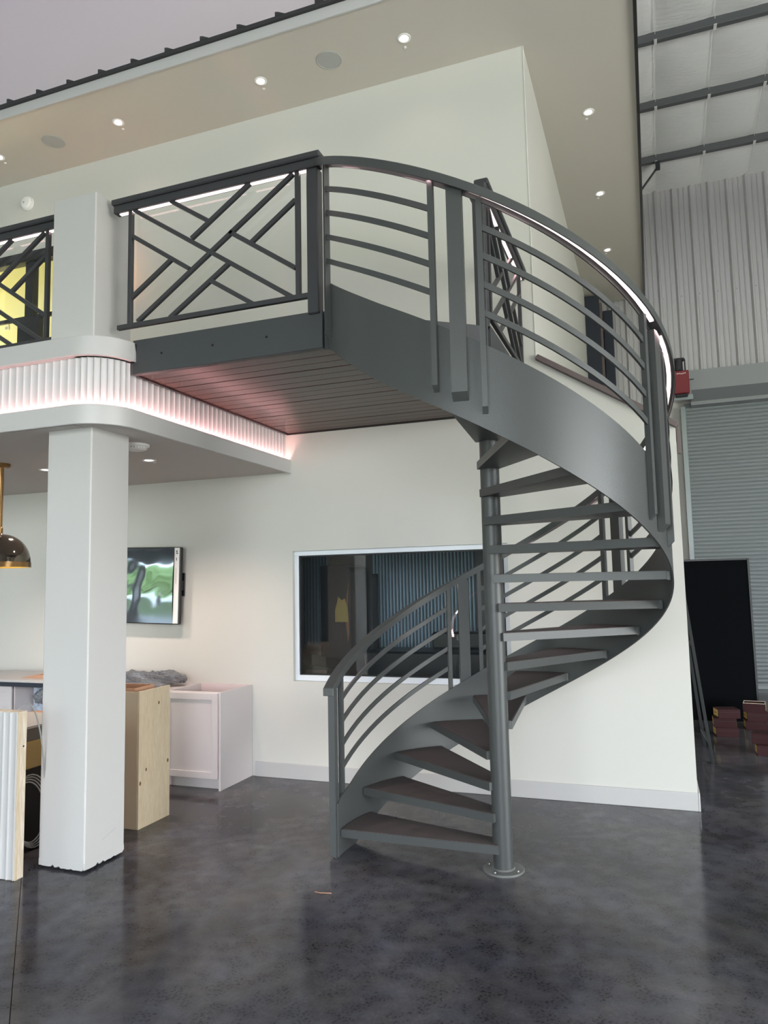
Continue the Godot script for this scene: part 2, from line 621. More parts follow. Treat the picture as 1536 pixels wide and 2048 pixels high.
	for i in range(1, pz.size()):
		put("purlin", bx(Vector3(-1.1, ceil_y(pz[i]) - 0.09, pz[i] - 0.045), Vector3(10.2, ceil_y(pz[i]) + 0.04, pz[i] + 0.045), 0.008), M.purlin_steel, c)
	for j in range(-2, 7):
		var x := 0.402 + j * 0.735
		put("strap", MB.new().bar(Vector3(x, ceil_y(ZB) - 0.012, ZB), Vector3(x, ceil_y(-4.9) - 0.012, -4.9), 0.008, 0.008, Vector3.UP), M.insulation, c)
		for i in range(1, pz.size()):
			put("strap_tab", bx(Vector3(x - 0.02, ceil_y(pz[i]) - 0.1, pz[i] - 0.06), Vector3(x + 0.02, ceil_y(pz[i]) - 0.09, pz[i] + 0.06), 0.002), M.insulation, c)
	var br := thing("flange_brace", "thin grey diagonal brace from roof edge to purlin", "brace", Vector3.ZERO)
	put("brace_bar", MB.new().bar(Vector3(0.13, 8.42, -12.75), Vector3(0.41, 8.62, -12.45), 0.03, 0.03, Vector3.BACK), M.purlin_steel, br)
	put("brace_clip", bx(Vector3(0.39, 8.58, -12.46), Vector3(0.46, 8.7, -12.36), 0.004), M.motor_black, br)

func siding_sheet(y0: float, y1: float, ribs: int) -> ArrayMesh:
	# one steel sheet, tall ribs 292 mm apart with two low ribs between
	var xs := []
	for r in ribs:
		var o := r * 0.292
		xs += [Vector2(o - 0.034, 0.0), Vector2(o - 0.004, 0.05), Vector2(o + 0.02, 0.05), Vector2(o + 0.034, 0.0)]
		for e in [0.105, 0.187]:
			xs += [Vector2(o + e - 0.014, 0.0), Vector2(o + e - 0.006, 0.012), Vector2(o + e + 0.006, 0.012), Vector2(o + e + 0.014, 0.0)]
	xs.append(Vector2(ribs * 0.292 - 0.034, 0.0))
	var m := MB.new()
	for k in xs.size() - 1:
		var a: Vector2 = xs[k]
		var b: Vector2 = xs[k + 1]
		m.quad(Vector3(a.x, y0, a.y), Vector3(b.x, y0, b.y), Vector3(b.x, y1, b.y), Vector3(a.x, y1, a.y))
		m.quad(Vector3(a.x, y0, a.y), Vector3(b.x, y0, b.y), Vector3(b.x, y0, -0.02), Vector3(a.x, y0, -0.02))
	return m.mesh()

func blanket(x0: float, w: float, z0: float, z1: float, sd: int) -> MB:
	var n := noise(FastNoiseLite.TYPE_SIMPLEX_SMOOTH, 1.0, 3, sd)
	var m := MB.new()
	m.st.set_smooth_group(1)
	var nu := 6
	var nv := 12
	var at := func(i: int, j: int) -> Vector3:
		var u := i / float(nu)
		var v := j / float(nv)
		var x := x0 + u * w
		var z := lerpf(z0, z1, v)
		var sag := 0.05 * pow(sin(u * PI), 0.6) * pow(sin(v * PI), 0.7)
		var wr := n.get_noise_2d(u * 0.8, v * 5.0) * 0.012 * sin(u * PI) * sin(v * PI)
		return Vector3(x, ceil_y(z) - sag + wr + 0.02, z)
	for i in nu:
		for j in nv:
			m.quad(at.call(i, j), at.call(i + 1, j), at.call(i + 1, j + 1), at.call(i, j + 1))
	return m

# ---------------------------------------------------------------- the house
func house():
	var wt := 0.15
	var w := structure("wall_house", "off-white painted wall behind the spiral stair", "wall")
	var m := MB.new()
	var z0 := ZW - wt
	var wall := func(pts: Array):
		var p := PackedVector2Array()
		for e in pts:
			p.append(Vector2(e[0], e[1]))
		m.prism(p, z0, ZW)
	var wx0 := -3.32
	var wx1 := -1.2
	var wy0 := 0.918
	var wy1 := 2.171
	var dx0 := -9.2
	var dx1 := -5.92
	var dy0 := 3.58
	var dy1 := 5.875
	wall.call([[-17, 0], [dx0, 0], [dx0, YS], [-17, YS]])
	wall.call([[dx0, 0], [dx1, 0], [dx1, dy0], [dx0, dy0]])
	wall.call([[dx0, dy1], [dx1, dy1], [dx1, YS], [dx0, YS]])
	wall.call([[dx1, 0], [wx0, 0], [wx0, YS], [dx1, YS]])
	wall.call([[wx0, 0], [wx1, 0], [wx1, wy0], [wx0, wy0]])
	wall.call([[wx0, wy1], [wx1, wy1], [wx1, YS], [wx0, YS]])
	wall.call([[wx1, 0], [-0.881, 0], [-0.881, YS], [wx1, YS]])
	wall.call([[-0.881, 0], [0.234, 0], [0.234, 3.075], [-0.881, 3.8]])
	put("wall_face", m, M.wall_paint, w)
	m = MB.new()
	m.prism(PackedVector2Array([Vector2(-17, YS + 0.12), Vector2(-0.95, YS + 0.12), Vector2(-0.95, 9.6), Vector2(-17, 9.6)]), z0, ZW)
	put("wall_above_roof", m, M.drywall_grey, w)
	w = structure("wall_house_side", "upper side wall of the inner house under the soffit", "wall")
	put("wall_face", bx(Vector3(-1.03, 3.4, -12.8), Vector3(-0.881, YS, ZW - wt)), M.wall_paint, w)
	put("wall_face", bx(Vector3(0.09, 0, ZB), Vector3(0.234, 3.07, ZW - wt)), M.wall_paint, w)
	put("corner_bead", bx(Vector3(-0.889, 3.8, ZW - 0.006), Vector3(-0.875, YS, ZW + 0.004), 0.003), M.wall_paint, w)
	# baseboards
	var b := structure("baseboard_back", "white baseboard along the house wall", "baseboard")
	put("board", bx(Vector3(-3.74, 0, ZW), Vector3(0.234, 0.141, ZW + 0.016), 0.004), M.trim_paint, b)
	b = structure("baseboard_right", "white baseboard returning round the wall end", "baseboard")
	put("board", bx(Vector3(0.234, 0, -8.0), Vector3(0.25, 0.141, ZW + 0.016), 0.004), M.trim_paint, b)
	# parapet cap
	var cap := structure("trim_3", "dark sloping cap on the stairwell parapet", "trim")
	put("cap_rail", MB.new().bar(Vector3(-0.875, 3.812, ZW - 0.06), Vector3(0.25, 3.088, ZW - 0.06), 0.05, 0.2, Vector3.BACK, 0.006), M.cap_brown, cap)
	put("cap_return", bx(Vector3(0.06, 3.055, -12.6), Vector3(0.26, 3.1, ZW - 0.1), 0.006), M.cap_brown, cap)
	put("cap_bracket", MB.new().bar(Vector3(0.255, 2.86, ZW - 0.05), Vector3(0.255, 3.06, ZW - 0.05), 0.03, 0.05, Vector3.BACK), M.cap_brown, cap)
	# window into the dark room
	var win := structure("window_1", "wide white framed window into a dark room", "window")
	var f := 0.045
	var zf := ZW - 0.09
	put("window_frame", bx(Vector3(wx0, wy1 - f, zf), Vector3(wx1, wy1, ZW - 0.035), 0.004), M.window_frame, win)
	put("window_frame", bx(Vector3(wx0, wy0, zf), Vector3(wx1, wy0 + f + 0.01, ZW - 0.035), 0.004), M.window_frame, win)
	put("window_frame", bx(Vector3(wx0, wy0 + f, zf), Vector3(wx0 + f, wy1 - f, ZW - 0.035), 0.004), M.window_frame, win)
	put("window_frame", bx(Vector3(wx1 - f, wy0 + f, zf), Vector3(wx1, wy1 - f, ZW - 0.035), 0.004), M.window_frame, win)
	var gk := MB.new()
	gk.box(Vector3(wx0 + f, wy1 - f - 0.014, zf + 0.01), Vector3(wx1 - f, wy1 - f, ZW - 0.05))
	gk.box(Vector3(wx0 + f, wy0 + f + 0.01, zf + 0.01), Vector3(wx1 - f, wy0 + f + 0.02, ZW - 0.05))
	gk.box(Vector3(wx0 + f, wy0 + f, zf + 0.01), Vector3(wx0 + f + 0.014, wy1 - f, ZW - 0.05))
	gk.box(Vector3(wx1 - f - 0.014, wy0 + f, zf + 0.01), Vector3(wx1 - f, wy1 - f, ZW - 0.05))
	put("gasket", gk, M.gasket, win)
	put("pane", bx(Vector3(wx0 + f, wy0 + f, zf + 0.018), Vector3(wx1 - f, wy1 - f, zf + 0.026)), M.pane_glass, win)
	dark_room()
	# upper glass door and the yellow room behind it
	var d := structure("door_1", "black framed glass door of a yellow lit upstairs room", "door")
	var zd := ZW - 0.1
	put("head", bx(Vector3(dx0, dy1 - 0.12, zd), Vector3(dx1, dy1, ZW + 0.01), 0.004), M.black_frame, d)
	for x in [dx0, -8.02, -6.86, dx1 - 0.1]:
		put("stile", bx(Vector3(x, dy0, zd), Vector3(x + 0.12, dy1 - 0.12, ZW - 0.01), 0.004), M.black_frame, d)
	for x in [[dx0 + 0.12, -8.02], [-7.9, -6.86], [-6.74, dx1 - 0.1]]:
		put("mid_rail", bx(Vector3(x[0], 5.055, zd + 0.03), Vector3(x[1], 5.1, ZW - 0.03), 0.004), M.black_frame, d)
		put("pane", bx(Vector3(x[0], dy0, zd + 0.045), Vector3(x[1], dy1 - 0.12, zd + 0.053)), M.pane_glass, d)
	put("lock_panel", bx(Vector3(-6.96, 4.3, zd + 0.02), Vector3(-6.63, 5.06, ZW - 0.005), 0.004), M.black_frame, d)
	var r := structure("wall_upstairs_room", "yellow lit walls of the upstairs room", "wall")
	m = MB.new()
	m.box(Vector3(-12, 3.4, -8.0), Vector3(-5.2, 6.79, -7.9))
	m.box(Vector3(-12.1, 3.4, -7.9), Vector3(-12, 6.79, z0))
	m.box(Vector3(-5.2, 3.4, -7.9), Vector3(-5.1, 6.79, z0))
	m.box(Vector3(-12, 6.72, -7.9), Vector3(-5.2, 6.79, z0))
	m.box(Vector3(-12, 3.4, -7.9), Vector3(-5.2, 3.56, z0))
	put("room_walls", m, M.yellow_wall, r)
	var ou := thing("wall_outlet", "small pale outlet plate seen in the yellow room", "outlet", Vector3(-8.74, 5.73, -7.9))
	put("cover_plate", bx(Vector3(-0.045, -0.07, 0), Vector3(0.045, 0.07, 0.01), 0.003), M.white_plastic, ou)
	for y in [-0.04, 0.04]:
		put("socket", bx(Vector3(-0.025, y - 0.022, 0.01), Vector3(0.025, y + 0.022, 0.014), 0.003), M.speaker_grille, ou)
	# roof eave: soffit, fascia, dark drip edge, standing seams
	var s := structure("ceiling_soffit", "warm grey eave soffit over the landing", "ceiling")
	put("soffit_board", bx(Vector3(-17, YS, -13.35), Vector3(0.093, YS + 0.1, -5.46)), M.soffit_paint, s)
	s = structure("trim_4", "pale fascia board along the eave", "trim")
	put("fascia_board", bx(Vector3(-17, YS - 0.008, -5.462), Vector3(0.1, YS + 0.1, -5.44), 0.003), M.trim_paint, s)
	s = structure("roof", "dark metal roof edge with standing seams", "roof")
	put("drip_edge", bx(Vector3(-17, YS + 0.098, -5.56), Vector3(0.13, YS + 0.14, -5.415), 0.004), M.roof_dark, s)
	put("roof_sheet", bx(Vector3(-17, YS + 0.1, -6.6), Vector3(0.12, YS + 0.13, -5.5)), M.roof_dark, s)
	put("rake_edge", bx(Vector3(0.093, YS - 0.03, ZB), Vector3(0.125, YS + 0.14, -5.42), 0.004), M.roof_dark, s)
	var seam := MB.new().prism(PackedVector2Array([Vector2(-0.012, 0), Vector2(-0.012, 0.042), Vector2(0.02, 0.034), Vector2(0.085, 0)]), -0.9, 0.0).mesh()
	for k in 28:
		var o := put("standing_seam", seam, M.roof_dark, s)
		o.position = Vector3(0.04 - 0.3955 * k - 0.185, YS + 0.138, -5.415)
	# dark door leaf and jamb at the far end of the upper side wall
	var dd := structure("door_3", "dark navy door at the far end of the upper wall", "door")
	put("door_leaf", bx(Vector3(-0.88, 3.4, -12.86), Vector3(-0.64, 6.74, -12.8), 0.004), M.navy_dark, dd)
	put("jamb", bx(Vector3(-0.64, 3.4, -13.0), Vector3(-0.6, 6.6, -12.82), 0.004), M.cap_brown, dd)
	put("jamb", bx(Vector3(-0.6, 3.4, -13.3), Vector3(-0.44, 6.55, -13.1), 0.01), M.navy_dark, dd)

func dark_room():
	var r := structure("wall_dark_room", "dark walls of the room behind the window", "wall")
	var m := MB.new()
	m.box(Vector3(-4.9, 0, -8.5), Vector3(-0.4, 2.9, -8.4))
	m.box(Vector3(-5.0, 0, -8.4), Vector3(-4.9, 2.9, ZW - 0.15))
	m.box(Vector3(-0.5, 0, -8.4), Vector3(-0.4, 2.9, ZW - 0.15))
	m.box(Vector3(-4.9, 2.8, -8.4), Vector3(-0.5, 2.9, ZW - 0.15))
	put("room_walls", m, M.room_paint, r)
	for e in [["left of the game machine", -4.19, 9], ["behind the stair rail", -3.22, 30]]:  # reflection of the front wall siding, built as added ribs behind the glass
		var p := thing("mirrored_siding", "pale blue ribs standing in for siding mirrored in the window, %s" % e[0], "panel", Vector3(e[1], 0.0, -8.36), 0.0, "ribs standing in for the window reflection")
		for k in int(e[2]):
			var pr := MB.new().prism(PackedVector2Array([Vector2(0.003, 0), Vector2(0.008, 0.02), Vector2(0.013, 0.024), Vector2(0.022, 0.024), Vector2(0.027, 0.02), Vector2(0.032, 0)]), -2.75, -1.1 if e[2] < 10 else -0.6, Transform3D(Basis(Vector3.RIGHT, Vector3.BACK, Vector3.DOWN), Vector3(k * 0.0425, 0, 0)))
			put("rib", pr, M.mirrored_siding_blue, p)
	# game machine silhouettes
	var g := thing("game_machine", "tall black game machine with a yellow emblem behind the window", "game machine", Vector3(-3.35, 0, -7.75))
	var poly := PackedVector2Array([Vector2(-0.2, 0), Vector2(0.17, 0), Vector2(0.17, 1.98), Vector2(0.15, 2.03), Vector2(0.1, 2.05), Vector2(-0.2, 2.05)])
	put("body", MB.new().prism(poly, -0.3, 0.2), M.machine_black, g)
	put("emblem", MB.new().prism(PackedVector2Array([Vector2(-0.02, 1.42), Vector2(0.14, 1.42), Vector2(0.13, 1.58), Vector2(0.1, 1.68), Vector2(0.06, 1.66), Vector2(0.02, 1.7), Vector2(0.0, 1.62), Vector2(-0.02, 1.55)]), 0.2, 0.205), M.emblem_olive, g)
	put("side_stripe", MB.new().prism(PackedVector2Array([Vector2(0.13, 1.2), Vector2(0.15, 1.3), Vector2(0.135, 1.6), Vector2(0.15, 1.86), Vector2(0.12, 1.7), Vector2(0.11, 1.4)]), 0.2, 0.204), M.knot_brown, g)
	g = thing("pinball_table", "low dark pinball table at the lower left of the window", "game machine", Vector3(-3.4, 0, -7.02))
	put("cabinet", MB.new().prism(PackedVector2Array([Vector2(-0.35, 0.55), Vector2(0.3, 0.55), Vector2(0.3, 1.0), Vector2(-0.35, 1.1)]), -0.38, 0.2), M.machine_black, g)
	for x in [-0.3, 0.25]:
		for z in [-0.35, 0.15]:
			put("leg", bx(Vector3(x - 0.025, 0, z - 0.025), Vector3(x + 0.025, 0.55, z + 0.025)), M.machine_black, g)
	put("front_panel", bx(Vector3(0.02, 0.6, 0.2), Vector3(0.26, 0.98, 0.206)), M.tread_grip, g)
	g = thing("dark_post", "thin dark post standing in the dark room", "post", Vector3(-3.02, 0, -7.9))
	put("post_bar", bx(Vector3(-0.03, 0, -0.03), Vector3(0.03, 1.95, 0.03), 0.004), M.machine_black, g)
	g = thing("game_cabinet", "wide low black game cabinet behind the stair rail", "game machine", Vector3(-2.2, 0, -7.6))
	put("body", bx(Vector3(-0.75, 0, -0.3), Vector3(0.8, 1.12, 0.25), 0.02), M.machine_black, g)
	put("back_box", bx(Vector3(-0.1, 1.12, -0.3), Vector3(0.8, 1.3, -0.1), 0.02), M.machine_black, g)

# ---------------------------------------------------------------- the mezzanine edge
# outline of the mezzanine edge, pulled in by e: front run, quarter round, side run back to z1
func edge_path(e: float, x0: float, z1: float) -> Array:
	var r := 0.3
	var c := Vector2(-3.33 - r, -3.80 - r)
	var pts := [[Vector2(x0, -3.80 - e), Vector2(0, 1)]]
	var x := x0 + 1.0
	while x < c.x - 0.1:
		pts.append([Vector2(x, -3.80 - e), Vector2(0, 1)])
		x += 1.0
	for k in 13:
		var a := deg_to_rad(90.0 - k * 7.5)
		pts.append([c + Vector2(cos(a), sin(a)) * (r - e), Vector2(cos(a), sin(a))])
	pts.append([Vector2(-3.33 - e, z1), Vector2(1, 0)])
	return pts

func edge_frames(e: float, x0: float, z1: float, y: float) -> Array:
	var out := []
	for p in edge_path(e, x0, z1):
		var n := Vector3(p[1].x, 0, p[1].y)
		out.append(Transform3D(Basis(n, Vector3.UP, n.cross(Vector3.UP)), Vector3(p[0].x, y, p[0].y)))
	return out

func mezzanine():
	var s := structure("ceiling_mezzanine", "shaded grey ceiling under the mezzanine", "ceiling")
	put("ceiling_board", bx(Vector3(-17, 2.955, ZW), Vector3(-3.66, 3.05, -3.86)), M.ceiling_paint, s)
	put("ceiling_board", bx(Vector3(-3.66, 2.955, ZW), Vector3(-3.37, 3.05, -4.1)), M.ceiling_paint, s)
	put("ceiling_board", MB.new().prism(corner_fan(0.05), 2.955, 3.05, Transform3D(Basis(Vector3.RIGHT, Vector3.BACK, Vector3.UP), Vector3.ZERO)), M.ceiling_paint, s)
	s = structure("floor_mezzanine", "mezzanine deck", "floor")
	put("deck_board", bx(Vector3(-17, 3.42, ZW), Vector3(-3.63, 3.55, -3.86)), M.plain_wall, s)
	put("deck_board", bx(Vector3(-3.63, 3.42, ZW), Vector3(-3.4, 3.55, -4.1)), M.plain_wall, s)
	put("deck_board", MB.new().prism(corner_fan(0.03), 3.42, 3.55, Transform3D(Basis(Vector3.RIGHT, Vector3.BACK, Vector3.UP), Vector3.ZERO)), M.plain_wall, s)
	# cove band, with a thin bead under it and a shelf that carries the light strip
	s = structure("trim_1", "smooth white curved cove band under the fluted frieze", "trim")
	put("band", MB.new().sweep(PackedVector2Array([Vector2(0, 0.004), Vector2(0, 0.126), Vector2(-0.003, 0.129), Vector2(-0.016, 0.129), Vector2(-0.018, 0.126), Vector2(-0.018, 0.0), Vector2(-0.004, 0.0)]), edge_frames(0.0, -17, ZW, 2.952)), M.trim_paint, s)
	put("bead", MB.new().sweep(PackedVector2Array([Vector2(0.004, 0.004), Vector2(0.004, 0.016), Vector2(-0.01, 0.016), Vector2(-0.01, 0.0), Vector2(0.0, 0.0)]), edge_frames(-0.001, -17, ZW, 2.945)), M.trim_paint, s)
	put("shelf", MB.new().sweep(PackedVector2Array([Vector2(-0.015, 0.0), Vector2(-0.015, 0.012), Vector2(-0.1, 0.012), Vector2(-0.1, 0.0)]), edge_frames(0.0, -17, ZW, 3.03)), M.trim_paint, s)
	# fluted frieze: each flute a hollow strip
	s = structure("trim_2", "white fluted frieze lit pink from below", "trim")
	var pr := PackedVector2Array()
	var wd := 0.066
	for k in 9:
		var t := k / 8.0
		pr.append(Vector2((t - 0.5) * wd, 0.012 - 0.010 * pow(sin(t * PI), 0.6)))
	pr.append(Vector2(wd / 2, -0.02))
	pr.append(Vector2(-wd / 2, -0.02))
	var fm := MB.new().prism(pr, 3.035, 3.45, Transform3D(Basis(Vector3.RIGHT, Vector3.BACK, Vector3.UP), Vector3.ZERO)).mesh()
	var e := 0.062
	var c := Vector2(-3.63, -4.10)
	var ra := 0.3 - e
	for k in 32:
		var o := put("flute", fm, M.flute_paint, s)
		o.position = Vector3(-3.63 - (k + 0.5) * wd, 0, -3.80 - e)
	for k in 9:
		var a := deg_to_rad(90.0 - (k + 0.5) * 10.0)
		var o := put("flute", fm, M.flute_paint, s)
		o.scale.x = 0.63
		o.position = Vector3(c.x + cos(a) * ra, 0, c.y + sin(a) * ra)
		o.rotation.y = PI / 2 - a
	for k in 36:
		var o := put("flute", fm, M.flute_paint, s)
		o.position = Vector3(-3.33 - e, 0, -4.10 - (k + 0.5) * (2.33 / 36.0))
		o.rotation.y = PI / 2
	put("frieze_backing", bx(Vector3(-17, 3.05, -3.95), Vector3(-5.7, 3.42, -3.88)), M.flute_paint, s)
	# upper fascia
	s = structure("trim_5", "smooth white rounded fascia above the frieze", "trim")
	put("band", MB.new().sweep(PackedVector2Array([Vector2(0, 0.004), Vector2(0, 0.13), Vector2(-0.004, 0.136), Vector2(-0.06, 0.136), Vector2(-0.06, 0.0), Vector2(-0.004, 0.0)]), edge_frames(0.0, -17, -4.075, 3.42)), M.trim_paint, s)
	# light strip in the cove
	var l := thing("cove_led_strip", "pink light strip hidden in the curved cove", "light strip")
	put("led_strip", MB.new().sweep(PackedVector2Array([Vector2(-0.006, 0), Vector2(-0.006, 0.004), Vector2(0.006, 0.004), Vector2(0.006, 0)]), edge_frames(0.032, -17, ZW + 0.02, 3.046)), M.led_cove, l)
	var pink := Color(1.0, 0.72, 0.72)
	area("cove_light_side", Vector3(-3.362, 3.056, -5.25), Vector3(-3.40, 4.0, -5.25), Vector2(0.012, 2.3), pink, 0.85, Vector3.BACK)
	area("cove_light_front", Vector3(-5.2, 3.056, -3.832), Vector3(-5.2, 4.0, -3.87), Vector2(3.1, 0.012), pink, 0.6, Vector3.BACK)
	for k in 3:
		var a := deg_to_rad(75.0 - k * 30.0)
		area("cove_light_corner", Vector3(c.x + cos(a) * 0.268, 3.056, c.y + sin(a) * 0.268), Vector3(c.x + cos(a) * 0.23, 4.0, c.y + sin(a) * 0.23), Vector2(0.14, 0.012), pink, 0.035, Vector3(cos(a), 0, sin(a)))
	# column, with its stub above the fascia
	var col := thing("column", "square white drywall column rising past the mezzanine edge", "column", Vector3(-3.7725, 0, -4.1525))
	m_column(col)
	# railings
	railing("mezzanine_railing", "dark lattice railing left of the column", Vector3(-3.97, 0, ZR), 0.0, true)

func corner_fan(e: float) -> PackedVector2Array:
	var p := PackedVector2Array([Vector2(-3.66, -4.1)])
	for k in 13:
		var a := deg_to_rad(90.0 - k * 7.5)
		p.append(Vector2(-3.63 + cos(a) * (0.3 - e), -4.10 + sin(a) * (0.3 - e)))
	return p

func m_column(col: Node3D):
	var h := 0.1925
	var sq := PackedVector2Array()
	for s in [[1, 1], [-1, 1], [-1, -1], [1, -1]]:
		for t in 3:
			var a: float = atan2(s[1], s[0]) + (t - 1) * 0.6
			sq.append(Vector2(s[0] * (h - 0.01), s[1] * (h - 0.01)) + Vector2(cos(a), sin(a)) * 0.01)
	var up := Transform3D(Basis(Vector3.RIGHT, Vector3.BACK, Vector3.UP), Vector3.ZERO)
	put("lower_shaft", MB.new().prism(sq, 0.03, 2.955, up), M.column_paint, col)
	var topq := MB.new().prism(sq, 3.55, 4.66, up)
	put("upper_shaft", topq, M.column_paint, col)
	put("steel_core", bx(Vector3(-0.165, 0, -0.165), Vector3(0.165, 3.0, 0.165)), M.gasket, col)
	# ragged drywall edge at the foot
	var rn := RandomNumberGenerator.new()
	rn.seed = 9
	var poly := PackedVector2Array([Vector2(-h + 0.004, 0.06)])
	var n := 22
	for k in n + 1:
		poly.append(Vector2(lerpf(-h + 0.004, h - 0.004, k / float(n)), 0.012 + rn.randf() * 0.007 + (0.012 if rn.randf() > 0.88 else 0.0)))
	poly.append(Vector2(h - 0.004, 0.06))
	for k in 2:
		var t := Transform3D(Basis(Vector3.UP, k * PI / 2), Vector3.ZERO)
		put("ragged_edge", MB.new().prism(poly, h - 0.012, h + 0.0006, t), M.column_paint, col)
	put("scuff", MB.new().bar(Vector3(h + 0.0008, 0.16, 0.03), Vector3(h + 0.0008, 0.2, -0.1), 0.003, 0.001, Vector3.RIGHT, 0.0), M.speaker_grille, col)

# lattice railing built in its own xy plane, right end at x = 0 (front panel) or mirrored run for the mezzanine
const LATTICE := [[-3.358, 4.543, -2.099, 3.697], [-3.32, 3.711, -2.085, 4.536], [-3.056, 4.553, -2.741, 4.342], [-2.874, 4.238, -2.406, 4.544], [-3.388, 4.363, -2.891, 4.026], [-3.381, 3.89, -3.04, 4.117], [-2.569, 4.228, -2.075, 3.889], [-2.402, 4.123, -2.07, 4.352], [-3.049, 3.698, -2.569, 4.012], [-2.728, 3.918, -2.381, 3.691]]

func railing(called: String, label: String, at: Vector3, turn: float, left: bool) -> Node3D:
	var t := thing(called, label, "railing", at, turn)
	var x0 := -3.52
	var x1 := -1.89
	var sh := 1.89                     # pattern x + sh -> local x
	var p0 := -3.385
	var p1 := -2.055
	if left:
		sh = 2.055 - 0.178
		x0 = -3.55
		x1 = -1.877
	put("top_rail", bx(Vector3(x0 + sh, 4.535, -0.032), Vector3(x1 + sh, 4.592, 0.032), 0.004), M.rail_paint, t)
	put("rail_cap", bx(Vector3(x0 + sh - 0.01, 4.592, -0.05), Vector3(x1 + sh + 0.012, 4.634, 0.05), 0.008), M.rail_paint, t)
	put("bottom_rail", bx(Vector3(x0 + sh + 0.03, 3.672, -0.016), Vector3(x1 + sh - 0.06, 3.706, 0.016), 0.003), M.rail_paint, t)
	for x in [p0, p1]:
		put("post", bx(Vector3(x + sh - 0.016, 3.7, -0.016), Vector3(x + sh + 0.016, 4.538, 0.016), 0.003), M.rail_paint, t)
	for b in LATTICE:
		put("lattice_bar", MB.new().bar(Vector3(b[0] + sh, b[1], 0), Vector3(b[2] + sh, b[3], 0), 0.03, 0.028, Vector3.BACK), M.rail_paint, t)
	if turn == 0.0:
		put("glass_panel", bx(Vector3(p0 + sh + 0.02, 3.72, -0.04), Vector3(p1 + sh - 0.02, 4.5, -0.032)), M.pane_glass, t)
	var st := put("led_strip", bx(Vector3(x0 + sh + 0.04, 4.528, -0.012), Vector3(x1 + sh - 0.07, 4.536, 0.012)), M.led_pink, t)
	tag(st, "glowing pink-white light strip under the top rail")
	return t

